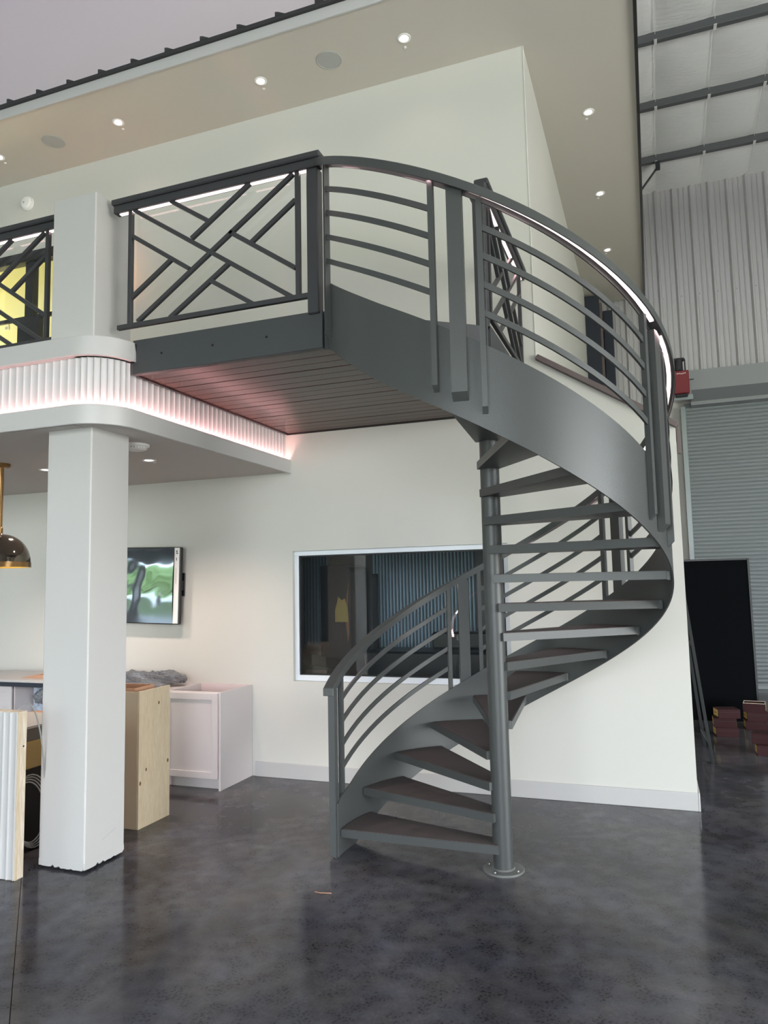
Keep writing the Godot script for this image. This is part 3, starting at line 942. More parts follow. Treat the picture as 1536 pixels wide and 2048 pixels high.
# ---------------------------------------------------------------- the landing
func landing():
	var t := thing("stair_landing", "grey steel landing with a brown plank underside", "landing", Vector3(0, 0, 0))
	var x0 := -3.36
	var zw := ZW + 0.004
	var corner := Vector2(-1.89, ZR)
	var tip := Vector2(-1.0, -4.82)
	var right := -0.955
	var yb := 3.334
	var yt := 3.58
	put("front_beam", bx(Vector3(x0, yb, ZR - 0.05), Vector3(corner.x, yt, ZR), 0.003), M.beam_paint, t)
	put("side_beam", bx(Vector3(right - 0.05, yb, zw), Vector3(right, yt, tip.y), 0.003), M.beam_paint, t)
	put("diagonal_beam", MB.new().bar(Vector3(corner.x, (yb + yt) / 2, corner.y - 0.025), Vector3(tip.x, (yb + yt) / 2, tip.y), yt - yb, 0.04, Vector3(corner.y - tip.y, 0, tip.x - corner.x).normalized()), M.beam_paint, t)
	var deck := PackedVector2Array([Vector2(x0, ZR - 0.02), Vector2(corner.x, ZR - 0.02), tip, Vector2(right - 0.01, tip.y), Vector2(right - 0.01, zw), Vector2(x0, zw)])
	put("deck_plate", MB.new().prism(deck, yt - 0.02, yt - 0.004, Transform3D(Basis(Vector3.RIGHT, Vector3.BACK, Vector3.UP), Vector3.ZERO)), M.beam_paint, t)
	var n := 18
	var z0 := ZR - 0.05
	var w := (z0 - zw) / n
	var edge := func(z: float) -> float:
		if z > tip.y:
			return lerpf(corner.x, tip.x, (corner.y - z) / (corner.y - tip.y)) - 0.03
		return right - 0.05
	for k in n:
		var za := z0 - k * w - 0.005
		var zb := z0 - (k + 1) * w + 0.005
		var p := PackedVector2Array([Vector2(x0, za), Vector2(edge.call(za), za), Vector2(edge.call(zb), zb), Vector2(x0, zb)])
		put("plank", MB.new().prism(p, yb + 0.006 + (k % 3) * 0.0008, yb + 0.024, Transform3D(Basis(Vector3.RIGHT, Vector3.BACK, Vector3.UP), Vector3.ZERO)), M["plank_wood_%d" % ((k * 5 + 1) % 3)], t)
	put("plank_backer", MB.new().prism(deck, yb + 0.026, yb + 0.032, Transform3D(Basis(Vector3.RIGHT, Vector3.BACK, Vector3.UP), Vector3.ZERO)), M.gasket, t)
	put("edge_trim", bx(Vector3(x0 - 0.004, yb - 0.002, zw), Vector3(x0 + 0.012, yb + 0.02, z0)), M.black_frame, t)
	put("edge_trim", bx(Vector3(x0, yb - 0.002, zw), Vector3(right - 0.05, yb + 0.02, zw + 0.012)), M.black_frame, t)
	for x in [-3.116, -2.704, -2.293]:
		put("bolt", MB.new().lathe([Vector2(0, 0.012), Vector2(0.006, 0.01), Vector2(0.009, 0)], 8, Transform3D(Basis(Vector3.RIGHT, PI / 2), Vector3(x, 3.46, ZR))), M.black_frame, t)
	put("corner_post", bx(Vector3(-1.985, yt - 0.02, ZR - 0.06), Vector3(-1.905, 4.538, ZR + 0.02), 0.006), M.rail_paint, t)
	var np := put("newel_post", bx(Vector3(-1.055, yb - 0.05, -4.9), Vector3(-0.975, 4.52, -4.8), 0.006), M.rail_paint, t)
	put("post_cap", bx(Vector3(-1.085, 4.53, -4.94), Vector3(-0.945, 4.6, -4.77), 0.014), M.rail_paint, np)
	railing("landing_railing", "dark lattice railing across the front of the stair landing", Vector3(-1.89, 0, ZR), 0.0, false)
	var r := railing("landing_side_railing", "dark lattice railing running back to the wall behind the spiral", Vector3(-1.0, 0, -4.82), -PI / 2, false)
	r.rotation.y = -PI / 2
	r.position = Vector3(-0.985, 0, -4.80)
	# lights of the rail strips
	var pink := Color(1.0, 0.8, 0.82)
	area("rail_light", Vector3(-2.72, 4.522, ZR), Vector3(-2.72, 0, ZR), Vector2(1.4, 0.02), pink, 0.05, Vector3.BACK)
	area("rail_light", Vector3(-1.0, 4.522, -5.65), Vector3(-1.0, 0, -5.65), Vector2(0.02, 1.4), pink, 0.05, Vector3.BACK)
	area("rail_light", Vector3(-4.7, 4.522, ZR), Vector3(-4.7, 0, ZR), Vector2(1.2, 0.02), pink, 0.05, Vector3.BACK)

# ---------------------------------------------------------------- the spiral stair
func strip_frames(p0: float, p1: float, r: float, off: float) -> Array:
	var out := []
	var n := maxi(2, int(ceil((p1 - p0) / 4.0)))
	for k in n + 1:
		var phi := lerpf(p0, p1, k / float(n))
		out.append(helix_frame(phi, r, tread_y(phi) + off))
	return out

func spiral_stair():
	var t := thing("spiral_staircase", "grey painted steel spiral staircase with curved rail", "staircase", Vector3.ZERO)
	var up := Transform3D(Basis(Vector3.RIGHT, Vector3.BACK, Vector3.UP), Vector3.ZERO)
	var axis := Transform3D(Basis.IDENTITY, Vector3(AX.x, 0, AX.y))
	put("center_pole", MB.new().lathe([Vector2(0.064, 0.01), Vector2(0.064, 3.4)], 40, axis), M.steel_paint, t)
	var bp := put("base_plate", MB.new().lathe([Vector2(0, 0.0), Vector2(0.132, 0.0), Vector2(0.132, 0.009), Vector2(0.129, 0.012), Vector2(0.074, 0.012), Vector2(0.066, 0.02), Vector2(0.06, 0.02)], 48, axis), M.base_steel, t)
	for k in 4:
		var a := deg_to_rad(20.0 + 90.0 * k)
		put("bolt", MB.new().lathe([Vector2(0, 0.022), Vector2(0.007, 0.02), Vector2(0.009, 0.012)], 6, Transform3D(Basis.IDENTITY, Vector3(AX.x + cos(a) * 0.105, 0, AX.y + sin(a) * 0.105))), M.bolt_steel, bp)
	# treads
	for k in range(1, 19):
		var pf := 176.0 + 18.0 * (k - 1)
		var y := tread_y(pf)
		var af := deg_to_rad(pf)
		var ar := deg_to_rad(pf + 22.0)
		var am := (af + ar) / 2.0
		var side := Vector2(sin(am), -cos(am)) * 0.088
		var poly := PackedVector2Array()
		poly.append(AX + side * (1.0 if k < 5 or k > 14 else 0.6))
		poly.append(AX + Vector2(cos(af), sin(af)) * 1.1)
		for q in range(1, 4):
			var aq := lerpf(af, ar, q / 4.0)
			poly.append(AX + Vector2(cos(aq), sin(aq)) * 1.104)
		poly.append(AX + Vector2(cos(ar), sin(ar)) * 1.1)
		poly.append(AX - side * (0.6 if k < 5 else 1.0))
		var o := put("tread", MB.new().prism(poly, y - 0.054, y - 0.003, up), M.steel_paint, t)
		var inset := Geometry2D.offset_polygon(poly, -0.006)
		if inset.size() > 0:
			put("tread_pad", MB.new().prism(inset[0], y - 0.003, y, up), M.tread_grip, o)
		var dm := Vector2(cos(ar), sin(ar))
		put("end_bracket", MB.new().box(Vector3(-0.012, -0.06, -0.012), Vector3(0.012, 0.0, 0.004), 0.003, Transform3D(Basis(Vector3.UP, -ar), Vector3(AX.x + dm.x * 1.085, y, AX.y + dm.y * 1.085))), M.steel_paint, o)
	# stringer band
	var n := 110
	var p0 := 174.0
	var p1 := 499.5
	var m := MB.new()
	var rin := RS - 0.01
	var low := func(phi: float) -> float:
		var e := clampf((phi - 470.0) / 30.0, 0.0, 1.0)
		return maxf(0.002 + maxf(0.0, (phi - 174.0) * 0.0), tread_y(phi) - lerpf(0.31, 0.25, e))
	var high := func(phi: float) -> float:
		var e := clampf((phi - 470.0) / 30.0, 0.0, 1.0)
		var s := clampf((phi - 174.0) / 12.0, 0.0, 1.0)
		return tread_y(phi) + lerpf(lerpf(0.2, 0.15, s), 0.172, e)
	for k in n:
		var a := lerpf(p0, p1, k / float(n))
		var b := lerpf(p0, p1, (k + 1) / float(n))
		var la: float = low.call(a)
		var lb: float = low.call(b)
		var ha: float = high.call(a)
		var hb: float = high.call(b)
		m.st.set_smooth_group(1)
		m.quad(helix(b, RS, lb), helix(a, RS, la), helix(a, RS, ha), helix(b, RS, hb))
		m.st.set_smooth_group(2)
		m.quad(helix(a, rin, la), helix(b, rin, lb), helix(b, rin, hb), helix(a, rin, ha))
		m.st.set_smooth_group(3)
		m.quad(helix(a, RS, ha), helix(a, rin, ha), helix(b, rin, hb), helix(b, RS, hb))
		m.st.set_smooth_group(4)
		m.quad(helix(a, rin, la), helix(a, RS, la), helix(b, RS, lb), helix(b, rin, lb))
	m.st.set_smooth_group(-1)
	for e in [p0, p1]:
		m.quad(helix(e, rin, low.call(e)), helix(e, RS, low.call(e)), helix(e, RS, high.call(e)), helix(e, rin, high.call(e)))
	put("stringer", m, M.steel_paint, t)
	# flat posts and square pickets bolted outside the stringer
	var rc := RS + 0.021
	var post := func(called: String, phi: float, wide: float, deep: float, bottom: float, top: float):
		var f := helix_frame(phi, RS + 0.001 + deep / 2.0, 0.0)
		var y0 := maxf(tread_y(phi) + bottom, 0.0)
		var y1 := tread_y(phi) + top
		var ch := minf(deep, 0.045)
		var pr := PackedVector2Array([Vector2(-deep / 2, y0), Vector2(deep / 2, y0 + ch * (1.0 if y0 > 0.0 else 0.5)), Vector2(deep / 2, y1), Vector2(-deep / 2, y1)])
		put(called, MB.new().prism(pr, -wide / 2, wide / 2, f), M.steel_paint, t)
	post.call("newel_post", 174.6, 0.07, 0.045, -0.4, 0.955)
	for phi in [245.5, 312.0, 379.5, 445.3]:
		post.call("flat_post", phi, 0.085, 0.042, -0.222, 0.95)
	var spans := [[181.5, 239.2], [252.2, 305.2], [318.4, 372.6], [386.2, 438.8], [452.0, 497.0]]
	for s in spans:
		for phi in s:
			post.call("picket", phi, 0.03, 0.034, -0.232 if phi < 490.0 else -0.19, 0.95)
		for off in [0.79, 0.632, 0.472, 0.315]:
			put("curved_rail", MB.new().sweep(PackedVector2Array([Vector2(-0.007, -0.018), Vector2(0.007, -0.018), Vector2(0.007, 0.018), Vector2(-0.007, 0.018)]), strip_frames(s[0], s[1], RS + 0.018, off)), M.steel_paint, t)
	# handrail: inverted channel with light strips inside
	var hp := PackedVector2Array([Vector2(-0.037, -0.055), Vector2(-0.029, -0.055), Vector2(-0.029, -0.022), Vector2(0.029, -0.022), Vector2(0.029, -0.055), Vector2(0.037, -0.055), Vector2(0.037, -0.004), Vector2(0.033, 0.0), Vector2(-0.033, 0.0), Vector2(-0.037, -0.004)])
	var hr := put("handrail", MB.new().sweep(hp, strip_frames(172.8, 500.5, RS + 0.04, 0.992)), M.steel_paint, t)
	var marks := [181.0, 245.5, 312.0, 379.5, 445.3, 498.5]
	for k in 5:
		var ls := put("led_strip", MB.new().sweep(PackedVector2Array([Vector2(-0.012, -0.006), Vector2(0.012, -0.006), Vector2(0.012, 0.004), Vector2(-0.012, 0.004)]), strip_frames(marks[k] + 3.0, marks[k + 1] - 3.0, RS + 0.04, 0.964)), M.led_pink, hr)
		tag(ls, "glowing pink-white light strip inside the handrail")
	put("rail_end", MB.new().box(Vector3(-0.037, -0.055, -0.006), Vector3(0.037, 0.0, 0.006), 0.003, helix_frame(172.6, RS + 0.04, tread_y(172.6) + 0.992)), M.steel_paint, hr)
	for k in 12:
		var phi := 190.0 + k * 26.6
		var f := helix_frame(phi, RS + 0.04, tread_y(phi) + 0.948)
		var along := (helix(phi + 2.0, RS + 0.04, tread_y(phi + 2.0)) - helix(phi - 2.0, RS + 0.04, tread_y(phi - 2.0))).normalized()
		var down := along.cross(f.basis.x).normalized()
		if down.y > 0.0:
			down = -down
		area("handrail_light", f.origin, f.origin + down, Vector2(0.02, 0.2), Color(1.0, 0.82, 0.84), 0.03, along)

# ---------------------------------------------------------------- lamps, speakers, detectors
func downlight(called: String, label: String, at: Vector3, group: String, e: float):
	var t := thing(called, label, "downlight", at, 0.0, group)
	put("trim_ring", MB.new().lathe([Vector2(0.062, 0.0), Vector2(0.062, -0.004), Vector2(0.056, -0.007), Vector2(0.046, -0.005), Vector2(0.04, 0.002)], 24), M.white_plastic, t)
	put("lamp_lens", MB.new().lathe([Vector2(0.0, -0.004), Vector2(0.03, -0.003), Vector2(0.04, 0.001)], 20), M.lamp_white, t)
	put("sensor_dot", MB.new().lathe([Vector2(0.0, -0.006), Vector2(0.012, -0.005), Vector2(0.016, 0.0)], 12, Transform3D(Basis.IDENTITY, Vector3(-0.03, 0, -0.115))), M.white_plastic, t)
	spot("downlight_beam", at + Vector3(0, -0.012, 0), Color(1.0, 0.9, 0.86), e, 62.0)

func lamps():
	var g := "recessed downlights in the eave soffit"
	downlight("recessed_downlight", "recessed downlight in the soffit, leftmost of the front row", Vector3(-5.098, YS, -5.945), g, 0.1)
	downlight("recessed_downlight", "recessed downlight in the soffit, middle of the front row", Vector3(-3.372, YS, -5.945), g, 0.1)
	downlight("recessed_downlight", "recessed downlight in the soffit, nearest the round speaker and wall corner", Vector3(-1.876, YS, -5.93), g, 0.1)
	downlight("recessed_downlight", "recessed downlight in the side soffit, nearest of the three", Vector3(-0.389, YS, -7.664), g, 0.1)
	downlight("recessed_downlight", "recessed downlight in the side soffit, middle of the three", Vector3(-0.388, YS, -9.431), g, 0.1)
	downlight("recessed_downlight", "recessed downlight in the side soffit, farthest of the three", Vector3(-0.394, YS, -11.168), g, 0.1)
	downlight("recessed_downlight", "recessed downlight in the soffit cut by the left picture edge", Vector3(-6.78, YS, -5.95), g, 0.1)
	g = "recessed downlights under the mezzanine"
	downlight("recessed_downlight", "recessed downlight under the mezzanine right of the column", Vector3(-4.089, 2.955, -5.22), g, 3.0)
	downlight("recessed_downlight", "recessed downlight under the mezzanine left of the column", Vector3(-5.239, 2.955, -5.215), g, 3.0)
	for e in [[-5.986, -5.952, "round grey ceiling speaker at the left end of the soffit"], [-2.629, -5.932, "round grey ceiling speaker near the wall corner"]]:
		var t := thing("ceiling_speaker", e[2], "speaker", Vector3(e[0], YS, e[1]), 0.0, "ceiling speakers in the soffit")
		put("grille", MB.new().lathe([Vector2(0.0, -0.005), Vector2(0.1, -0.005), Vector2(0.112, -0.003)], 32), M.speaker_grille, t)
		put("rim", MB.new().lathe([Vector2(0.112, -0.003), Vector2(0.116, -0.006), Vector2(0.122, -0.004), Vector2(0.122, 0.0)], 32), M.speaker_grille, t)
	var sd := thing("smoke_detector", "white round smoke detector on the upper wall by the yellow door", "smoke detector", Vector3(-6.83, 6.478, ZW))
	sd.rotation.x = PI / 2
	put("base_ring", MB.new().lathe([Vector2(0.0, 0.0), Vector2(0.085, 0.0), Vector2(0.085, 0.02), Vector2(0.0, 0.02)], 28), M.white_plastic, sd)
	put("dome", MB.new().lathe([Vector2(0.076, 0.02), Vector2(0.074, 0.04), Vector2(0.06, 0.052), Vector2(0.0, 0.055)], 28, Transform3D.IDENTITY), M.white_plastic, sd)
	put("test_button", MB.new().lathe([Vector2(0.0, 0.06), Vector2(0.012, 0.058), Vector2(0.014, 0.052)], 12, Transform3D(Basis.IDENTITY, Vector3(-0.02, 0, 0.0))), M.speaker_grille, sd)
	sd = thing("ceiling_detector", "white round vented detector on the ceiling beside the column", "smoke detector", Vector3(-3.728, 2.955, -4.602))
	put("body", MB.new().lathe([Vector2(0.1, 0.0), Vector2(0.1, -0.018), Vector2(0.088, -0.024), Vector2(0.082, -0.036), Vector2(0.06, -0.046), Vector2(0.0, -0.048)], 32), M.white_plastic, sd)
	for k in 24:
		var a := TAU * k / 24.0
		put("vent_slot", MB.new().box(Vector3(-0.006, -0.034, 0.083), Vector3(0.006, -0.026, 0.087), 0.0, Transform3D(Basis(Vector3.UP, a), Vector3.ZERO)), M.speaker_grille, sd)
	# brass pendant at the left edge
	var p := thing("pendant_lamp", "brass and smoked chrome dome pendant at the left edge", "pendant lamp", Vector3(-5.33, 0, -4.8))
	put("canopy", MB.new().lathe([Vector2(0.0, 2.955), Vector2(0.075, 2.955), Vector2(0.075, 2.93), Vector2(0.06, 2.918), Vector2(0.0, 2.918)], 28), M.brass, p)
	put("stem", MB.new().lathe([Vector2(0.024, 2.92), Vector2(0.024, 2.4), Vector2(0.03, 2.39), Vector2(0.03, 2.33)], 16), M.brass, p)
	var dome := [Vector2(0.03, 2.34)]
	for k in 13:
		var a := k / 12.0 * PI / 2
		dome.append(Vector2(0.03 + 0.225 * sin(a), 2.09 + 0.245 * cos(a)))
	put("shade", MB.new().lathe(dome, 40, Transform3D.IDENTITY, true), M.smoked_chrome, p)
	put("shade_rim", MB.new().lathe([Vector2(0.258, 2.09), Vector2(0.26, 2.045), Vector2(0.252, 2.045), Vector2(0.25, 2.09)], 40), M.brass, p)
	put("shade_lining", MB.new().lathe([Vector2(0.248, 2.046), Vector2(0.2, 2.14), Vector2(0.1, 2.22), Vector2(0.0, 2.24)], 32), M.pendant_inside, p)
	put("bulb", MB.new().lathe([Vector2(0.0, 2.07), Vector2(0.03, 2.08), Vector2(0.04, 2.11), Vector2(0.03, 2.15), Vector2(0.0, 2.2)], 16), M.lamp_yellow, p)
	omni("pendant_light", Vector3(-5.33, 2.11, -4.8), Color(1.0, 0.85, 0.5), 0.06, 0.03)
	# yellow room lamp and the sconce hidden behind the column
	var y := thing("floor_lamp", "glowing globe floor lamp standing in the yellow upstairs room", "lamp", Vector3(-10.2, 3.56, -7.2))
	put("base", MB.new().lathe([Vector2(0.0, 0.0), Vector2(0.14, 0.0), Vector2(0.14, 0.02), Vector2(0.015, 0.03)], 24), M.brass, y)
	put("pole", MB.new().lathe([Vector2(0.012, 0.02), Vector2(0.012, 0.75)], 12), M.brass, y)
	put("lamp_globe", MB.new().lathe([Vector2(0.0, 0.73), Vector2(0.09, 0.77), Vector2(0.12, 0.87), Vector2(0.09, 0.97), Vector2(0.0, 1.0)], 24, Transform3D.IDENTITY, true), M.lamp_yellow, y)
	omni("upstairs_light", Vector3(-10.2, 4.43, -7.2), Color(1.0, 0.98, 0.8), 4.5, 0.1)
	var sc := thing("wall_sconce", "amber wall sconce hidden behind the column top", "lamp", Vector3(-5.5, 5.36, ZW))
	put("back_plate", bx(Vector3(-0.05, -0.1, 0), Vector3(0.05, 0.1, 0.015), 0.004), M.brass, sc)
	put("lamp_shade", MB.new().lathe([Vector2(0.04, -0.12), Vector2(0.05, -0.1), Vector2(0.05, 0.1), Vector2(0.04, 0.12)], 20, Transform3D(Basis.IDENTITY, Vector3(0, 0, 0.08))), M.lamp_orange, sc)
	omni("sconce_light", Vector3(-5.5, 5.36, ZW + 0.08), Color(1.0, 0.58, 0.25), 0.12, 0.04)

# ---------------------------------------------------------------- things on the left
func left_things():
	# wall screen with its film still on
	var t := thing("wall_television", "glossy film-covered television on the wall right of the column", "television", Vector3(-5.25, 1.878, -6.31))
	t.rotation = Vector3(deg_to_rad(0.0), 0, deg_to_rad(-1.5))
	put("body", bx(Vector3(-0.7, -0.395, -0.05), Vector3(0.7, 0.395, 0.0), 0.008), M.tv_body, t)
	put("screen", film_sheet(), M.screen_film, t)
	var ps := put("paper_strip", bx(Vector3(0.632, -0.385, 0.0), Vector3(0.69, 0.387, 0.005)), M.white_plastic, t)
	for e in [[0.35, 0.012, 0.02], [0.33, 0.018, 0.012], [0.27, 0.008, 0.03], [0.1, 0.006, 0.16]]:
		put("print_mark", bx(Vector3(0.655, e[0] - e[2] / 2, 0.005), Vector3(0.655 + e[1], e[0] + e[2] / 2, 0.0058)), M.ink_dark if e[2] < 0.05 else M.speaker_grille, ps)
	put("mount_arm", bx(Vector3(0.2, -0.05, -0.1), Vector3(0.68, 0.05, -0.05), 0.004), M.tv_body, t)
	put("mount_plate", bx(Vector3(0.55, -0.11, -0.115), Vector3(0.69, 0.13, -0.1), 0.004), M.tv_body, t)
	# white base cabinet, open on top
	t = thing("base_cabinet", "white shaker base cabinet without a worktop against the wall", "cabinet", Vector3(-3.776, 0, -5.861))
	put("side_panel", bx(Vector3(-0.02, 0, -0.565), Vector3(0.0, 0.876, -0.002), 0.002), M.cabinet_white, t)
	put("side_panel", bx(Vector3(-0.6, 0, -0.565), Vector3(-0.58, 0.876, -0.002), 0.002), M.cabinet_white, t)
	put("back_panel", bx(Vector3(-0.58, 0.1, -0.565), Vector3(-0.02, 0.876, -0.55)), M.cabinet_inside, t)
	put("floor_panel", bx(Vector3(-0.58, 0.1, -0.55), Vector3(-0.02, 0.12, -0.03)), M.cabinet_inside, t)
	put("front_rail", bx(Vector3(-0.58, 0.846, -0.03), Vector3(-0.02, 0.876, -0.004), 0.002), M.cabinet_white, t)
	put("toe_kick", bx(Vector3(-0.58, 0, -0.085), Vector3(-0.02, 0.1, -0.07)), M.cabinet_white, t)
	var d := put("door", shaker(-0.597, -0.022, 0.105, 0.868), M.cabinet_white, t)
	d.position.z = 0.0
	for x in [-0.2, -0.13]:
		put("screw_hole", MB.new().lathe([Vector2(0.0, 0.0015), Vector2(0.005, 0.001), Vector2(0.006, 0)], 8, Transform3D(Basis(Vector3.RIGHT, PI / 2), Vector3(x, 0.82, -0.55))), M.ink_dark, t)
	# a second cabinet run behind the plywood box, carrying wrapped bundles
	t = thing("base_cabinet", "white base cabinet mostly hidden behind the plywood cabinet", "cabinet", Vector3(-4.385, 0, -5.861))
	put("body", bx(Vector3(-0.84, 0.1, -0.565), Vector3(0.0, 0.86, -0.02), 0.003), M.cabinet_white, t)
	put("toe_kick", bx(Vector3(-0.84, 0, -0.56), Vector3(0.0, 0.1, -0.08)), M.cabinet_white, t)
	put("door", shaker(-0.83, -0.01, 0.105, 0.856), M.cabinet_white, t)
	t = thing("wrapped_bundle", "grey film-wrapped bundle lying on the cabinet by the wall", "bundle", Vector3(-4.86, 0.86, -6.26))
	put("film_wrap", crumple(Vector3(0.42, 0.075, 0.12), 31, 0.035), M.film_grey, t)
	t = thing("wrapped_bundle", "thin grey film-wrapped bundle next to the open cabinet top", "bundle", Vector3(-4.72, 0.86, -5.96))
	put("film_wrap", crumple(Vector3(0.28, 0.035, 0.1), 47, 0.015), M.film_grey, t)
	# plywood cabinet
	t = thing("plywood_cabinet", "raw plywood cabinet standing right of the column", "cabinet", Vector3(-3.805, 0, -4.772))
	var sp := put("side_panel", bx(Vector3(-0.018, 0, -0.386), Vector3(0.0, 1.04, 0.0), 0.001), M.plywood, t)
	for e in [[0.92, -0.24, 0.008], [0.34, -0.02, 0.01], [0.43, -0.09, 0.008], [0.44, -0.36, 0.01]]:
		put("knot", MB.new().lathe([Vector2(0.0, 0.0006), Vector2(e[2], 0.0005), Vector2(e[2] + 0.002, 0.0)], 10, Transform3D(Basis(Vector3.BACK, -PI / 2) * Basis.from_scale(Vector3(1.4, 1, 1)), Vector3(0.0, e[0], e[1]))), M.knot_brown, sp)
	put("front_panel", bx(Vector3(-0.62, 0, -0.018), Vector3(-0.019, 1.035, 0.0), 0.001), M.plywood_front, t)
	put("side_panel", bx(Vector3(-0.638, 0, -0.386), Vector3(-0.62, 1.035, 0.0), 0.001), M.plywood, t)
	put("back_panel", bx(Vector3(-0.62, 0, -0.386), Vector3(-0.019, 1.0, -0.37)), M.plywood, t)
	put("shelf", bx(Vector3(-0.62, 0.8, -0.37), Vector3(-0.019, 0.818, -0.018)), M.plywood, t)
	t = thing("cardboard_tray", "brown cardboard tray sticking out of the plywood cabinet", "box", Vector3(-4.02, 0.818, -4.93))
	for e in [[-0.14, -0.13, -0.12, 0.12], [0.13, 0.14, -0.12, 0.12], [-0.13, 0.13, -0.12, -0.11], [-0.13, 0.13, 0.11, 0.12]]:
		put("flap", bx(Vector3(e[0], 0, e[2]), Vector3(e[1], 0.24, e[3])), M.cardboard, t)
	put("bottom", bx(Vector3(-0.13, 0, -0.11), Vector3(0.13, 0.006, 0.11)), M.cardboard, t)
	# fluted panel sample in front of the column
	t = thing("fluted_panel", "white fluted panel with raw wood edge at the left edge", "panel", Vector3(-3.925, 0, -3.73))
	put("core", bx(Vector3(-0.62, 0.0, -0.07), Vector3(0.0, 1.055, -0.002), 0.003), M.raw_wood_edge, t)
	var pr := PackedVector2Array()
	for k in 7:
		var u := k / 6.0
		pr.append(Vector2((u - 0.5) * 0.055, 0.012 - 0.011 * pow(sin(u * PI), 0.6)))
	pr.append(Vector2(0.0275, 0.0))
	pr.append(Vector2(-0.0275, 0.0))
	var fm := MB.new().prism(pr, 0.004, 1.05, Transform3D(Basis(Vector3.RIGHT, Vector3.BACK, Vector3.UP), Vector3.ZERO)).mesh()
	for k in 11:
		var o := put("flute", fm, M.trim_paint, t)
		o.position = Vector3(-0.035 - k * 0.055, 0, -0.001)
	put("edge_strip", bx(Vector3(-0.004, 0.0, -0.02), Vector3(0.001, 1.05, -0.002), 0.001), M.plywood, t)
	put("nail_hole", MB.new().lathe([Vector2(0.0, 0.001), Vector2(0.006, 0.0008), Vector2(0.007, 0.0)], 8, Transform3D(Basis(Vector3.BACK, -PI / 2), Vector3(0.0, 0.83, -0.045))), M.ink_dark, t)
	# dark cart behind it
	t = thing("tool_cart", "dark cart with grey top and tan band left of the column", "cart", Vector3(-4.25, 0, -4.1))
	put("body", bx(Vector3(-0.6, 0.03, -0.55), Vector3(0.0, 0.575, 0.0), 0.006), M.cart_black, t)
	put("tan_band", bx(Vector3(-0.6, 0.575, -0.55), Vector3(0.0, 0.768, 0.0), 0.004), M.cart_tan, t)
	put("top_tray", bx(Vector3(-0.6, 0.768, -0.55), Vector3(0.0, 0.862, 0.0), 0.006), M.cart_grey, t)
	put("top_mat", bx(Vector3(-0.59, 0.862, -0.54), Vector3(-0.01, 0.868, -0.01)), M.speaker_grille, t)
	for x in [-0.55, -0.05]:
		for z in [-0.5, -0.05]:
			put("foot", bx(Vector3(x - 0.03, 0, z - 0.03), Vector3(x + 0.03, 0.03, z + 0.03)), M.cart_black, t)
	t = thing("cardboard_box", "small brown cardboard box on the far cabinet behind the cart", "box", Vector3(-5.2, 0.62, -5.15))
	put("carton", bx(Vector3(-0.12, 0, -0.1), Vector3(0.12, 0.14, 0.1), 0.003), M.cardboard, t)
	put("lid_seam", bx(Vector3(-0.12, 0.14, -0.004), Vector3(0.12, 0.142, 0.004)), M.plywood, t)
	t = thing("work_table", "white work table carrying the small cardboard box", "table", Vector3(-5.3, 0, -5.15))
	put("table_top", bx(Vector3(-0.35, 0.59, -0.25), Vector3(0.35, 0.62, 0.25), 0.003), M.cabinet_white, t)
	for x in [-0.32, 0.32]:
		for z in [-0.22, 0.22]:
			put("leg", bx(Vector3(x - 0.02, 0, z - 0.02), Vector3(x + 0.02, 0.59, z + 0.02)), M.cabinet_white, t)
	# wrapped cabinet, drawer front and slab against the wall
	t = thing("wrapped_cabinet", "pale blue film-wrapped cabinet with blue tape by the wall", "cabinet", Vector3(-5.66, 0, -5.95))
	put("body", bx(Vector3(-0.42, 0, -0.45), Vector3(0.42, 0.85, 0.0), 0.01), M.film_blue, t)
	put("tape", bx(Vector3(0.12, 0.6, 0.0), Vector3(0.3, 0.66, 0.002)), M.blue_tape, t)
	var fw := put("film_wrap", crumple(Vector3(0.4, 0.1, 0.05), 55, 0.03), M.film_grey, t)
	fw.position = Vector3(0.0, 0.66, 0.02)
	t = thing("drawer_cabinet", "white drawer cabinet at the far left under the slab", "cabinet", Vector3(-6.1, 0, -5.72))
	put("body", bx(Vector3(-0.8, 0.1, -0.55), Vector3(0.0, 0.9, -0.02), 0.003), M.cabinet_white, t)
	put("toe_kick", bx(Vector3(-0.8, 0.0, -0.55), Vector3(0.0, 0.1, -0.08)), M.cabinet_white, t)
	put("drawer_front", shaker(-0.79, -0.005, 0.63, 0.89), M.cabinet_white, t)
	put("door", shaker(-0.79, -0.005, 0.11, 0.62), M.cabinet_white, t)
	t = thing("white_slab", "thin white slab with dark underside lying on the cabinets", "slab", Vector3(-6.1, 0.9, -5.9))
	put("top_sheet", bx(Vector3(-0.9, 0.045, -0.35), Vector3(0.8, 0.068, 0.3), 0.003), M.trim_paint, t)
	put("under_sheet", bx(Vector3(-0.88, 0.0, -0.34), Vector3(0.78, 0.045, 0.28), 0.003), M.navy_dark, t)
	t = thing("folded_cardboard", "flat piece of brown cardboard lying on the white slab", "cardboard", Vector3(-5.75, 0.968, -5.9))
	put("sheet", MB.new().prism(PackedVector2Array([Vector2(-0.3, 0), Vector2(0.35, 0), Vector2(0.35, 0.03), Vector2(-0.1, 0.035)]), -0.15, 0.15), M.cardboard, t)
	# cable over the fluted panel and down behind it
	t = thing("cable_coil", "grey cable looped over the fluted panel and coiled behind", "cable")
	var pts := PackedVector3Array()
	for k in 17:
		var u := k / 16.0
		pts.append(Vector3(-3.97 + 0.03 * u + 0.05 * sin(u * PI), 1.065 + 0.035 * sin(minf(u * 3.0, 1.0) * PI * 0.5) - 0.6 * pow(maxf(0.0, u - 0.25) / 0.75, 1.4), -3.76 - 0.22 * u))
	put("lead", MB.new().tube(pts, 0.005, 6), M.cable_grey, t)
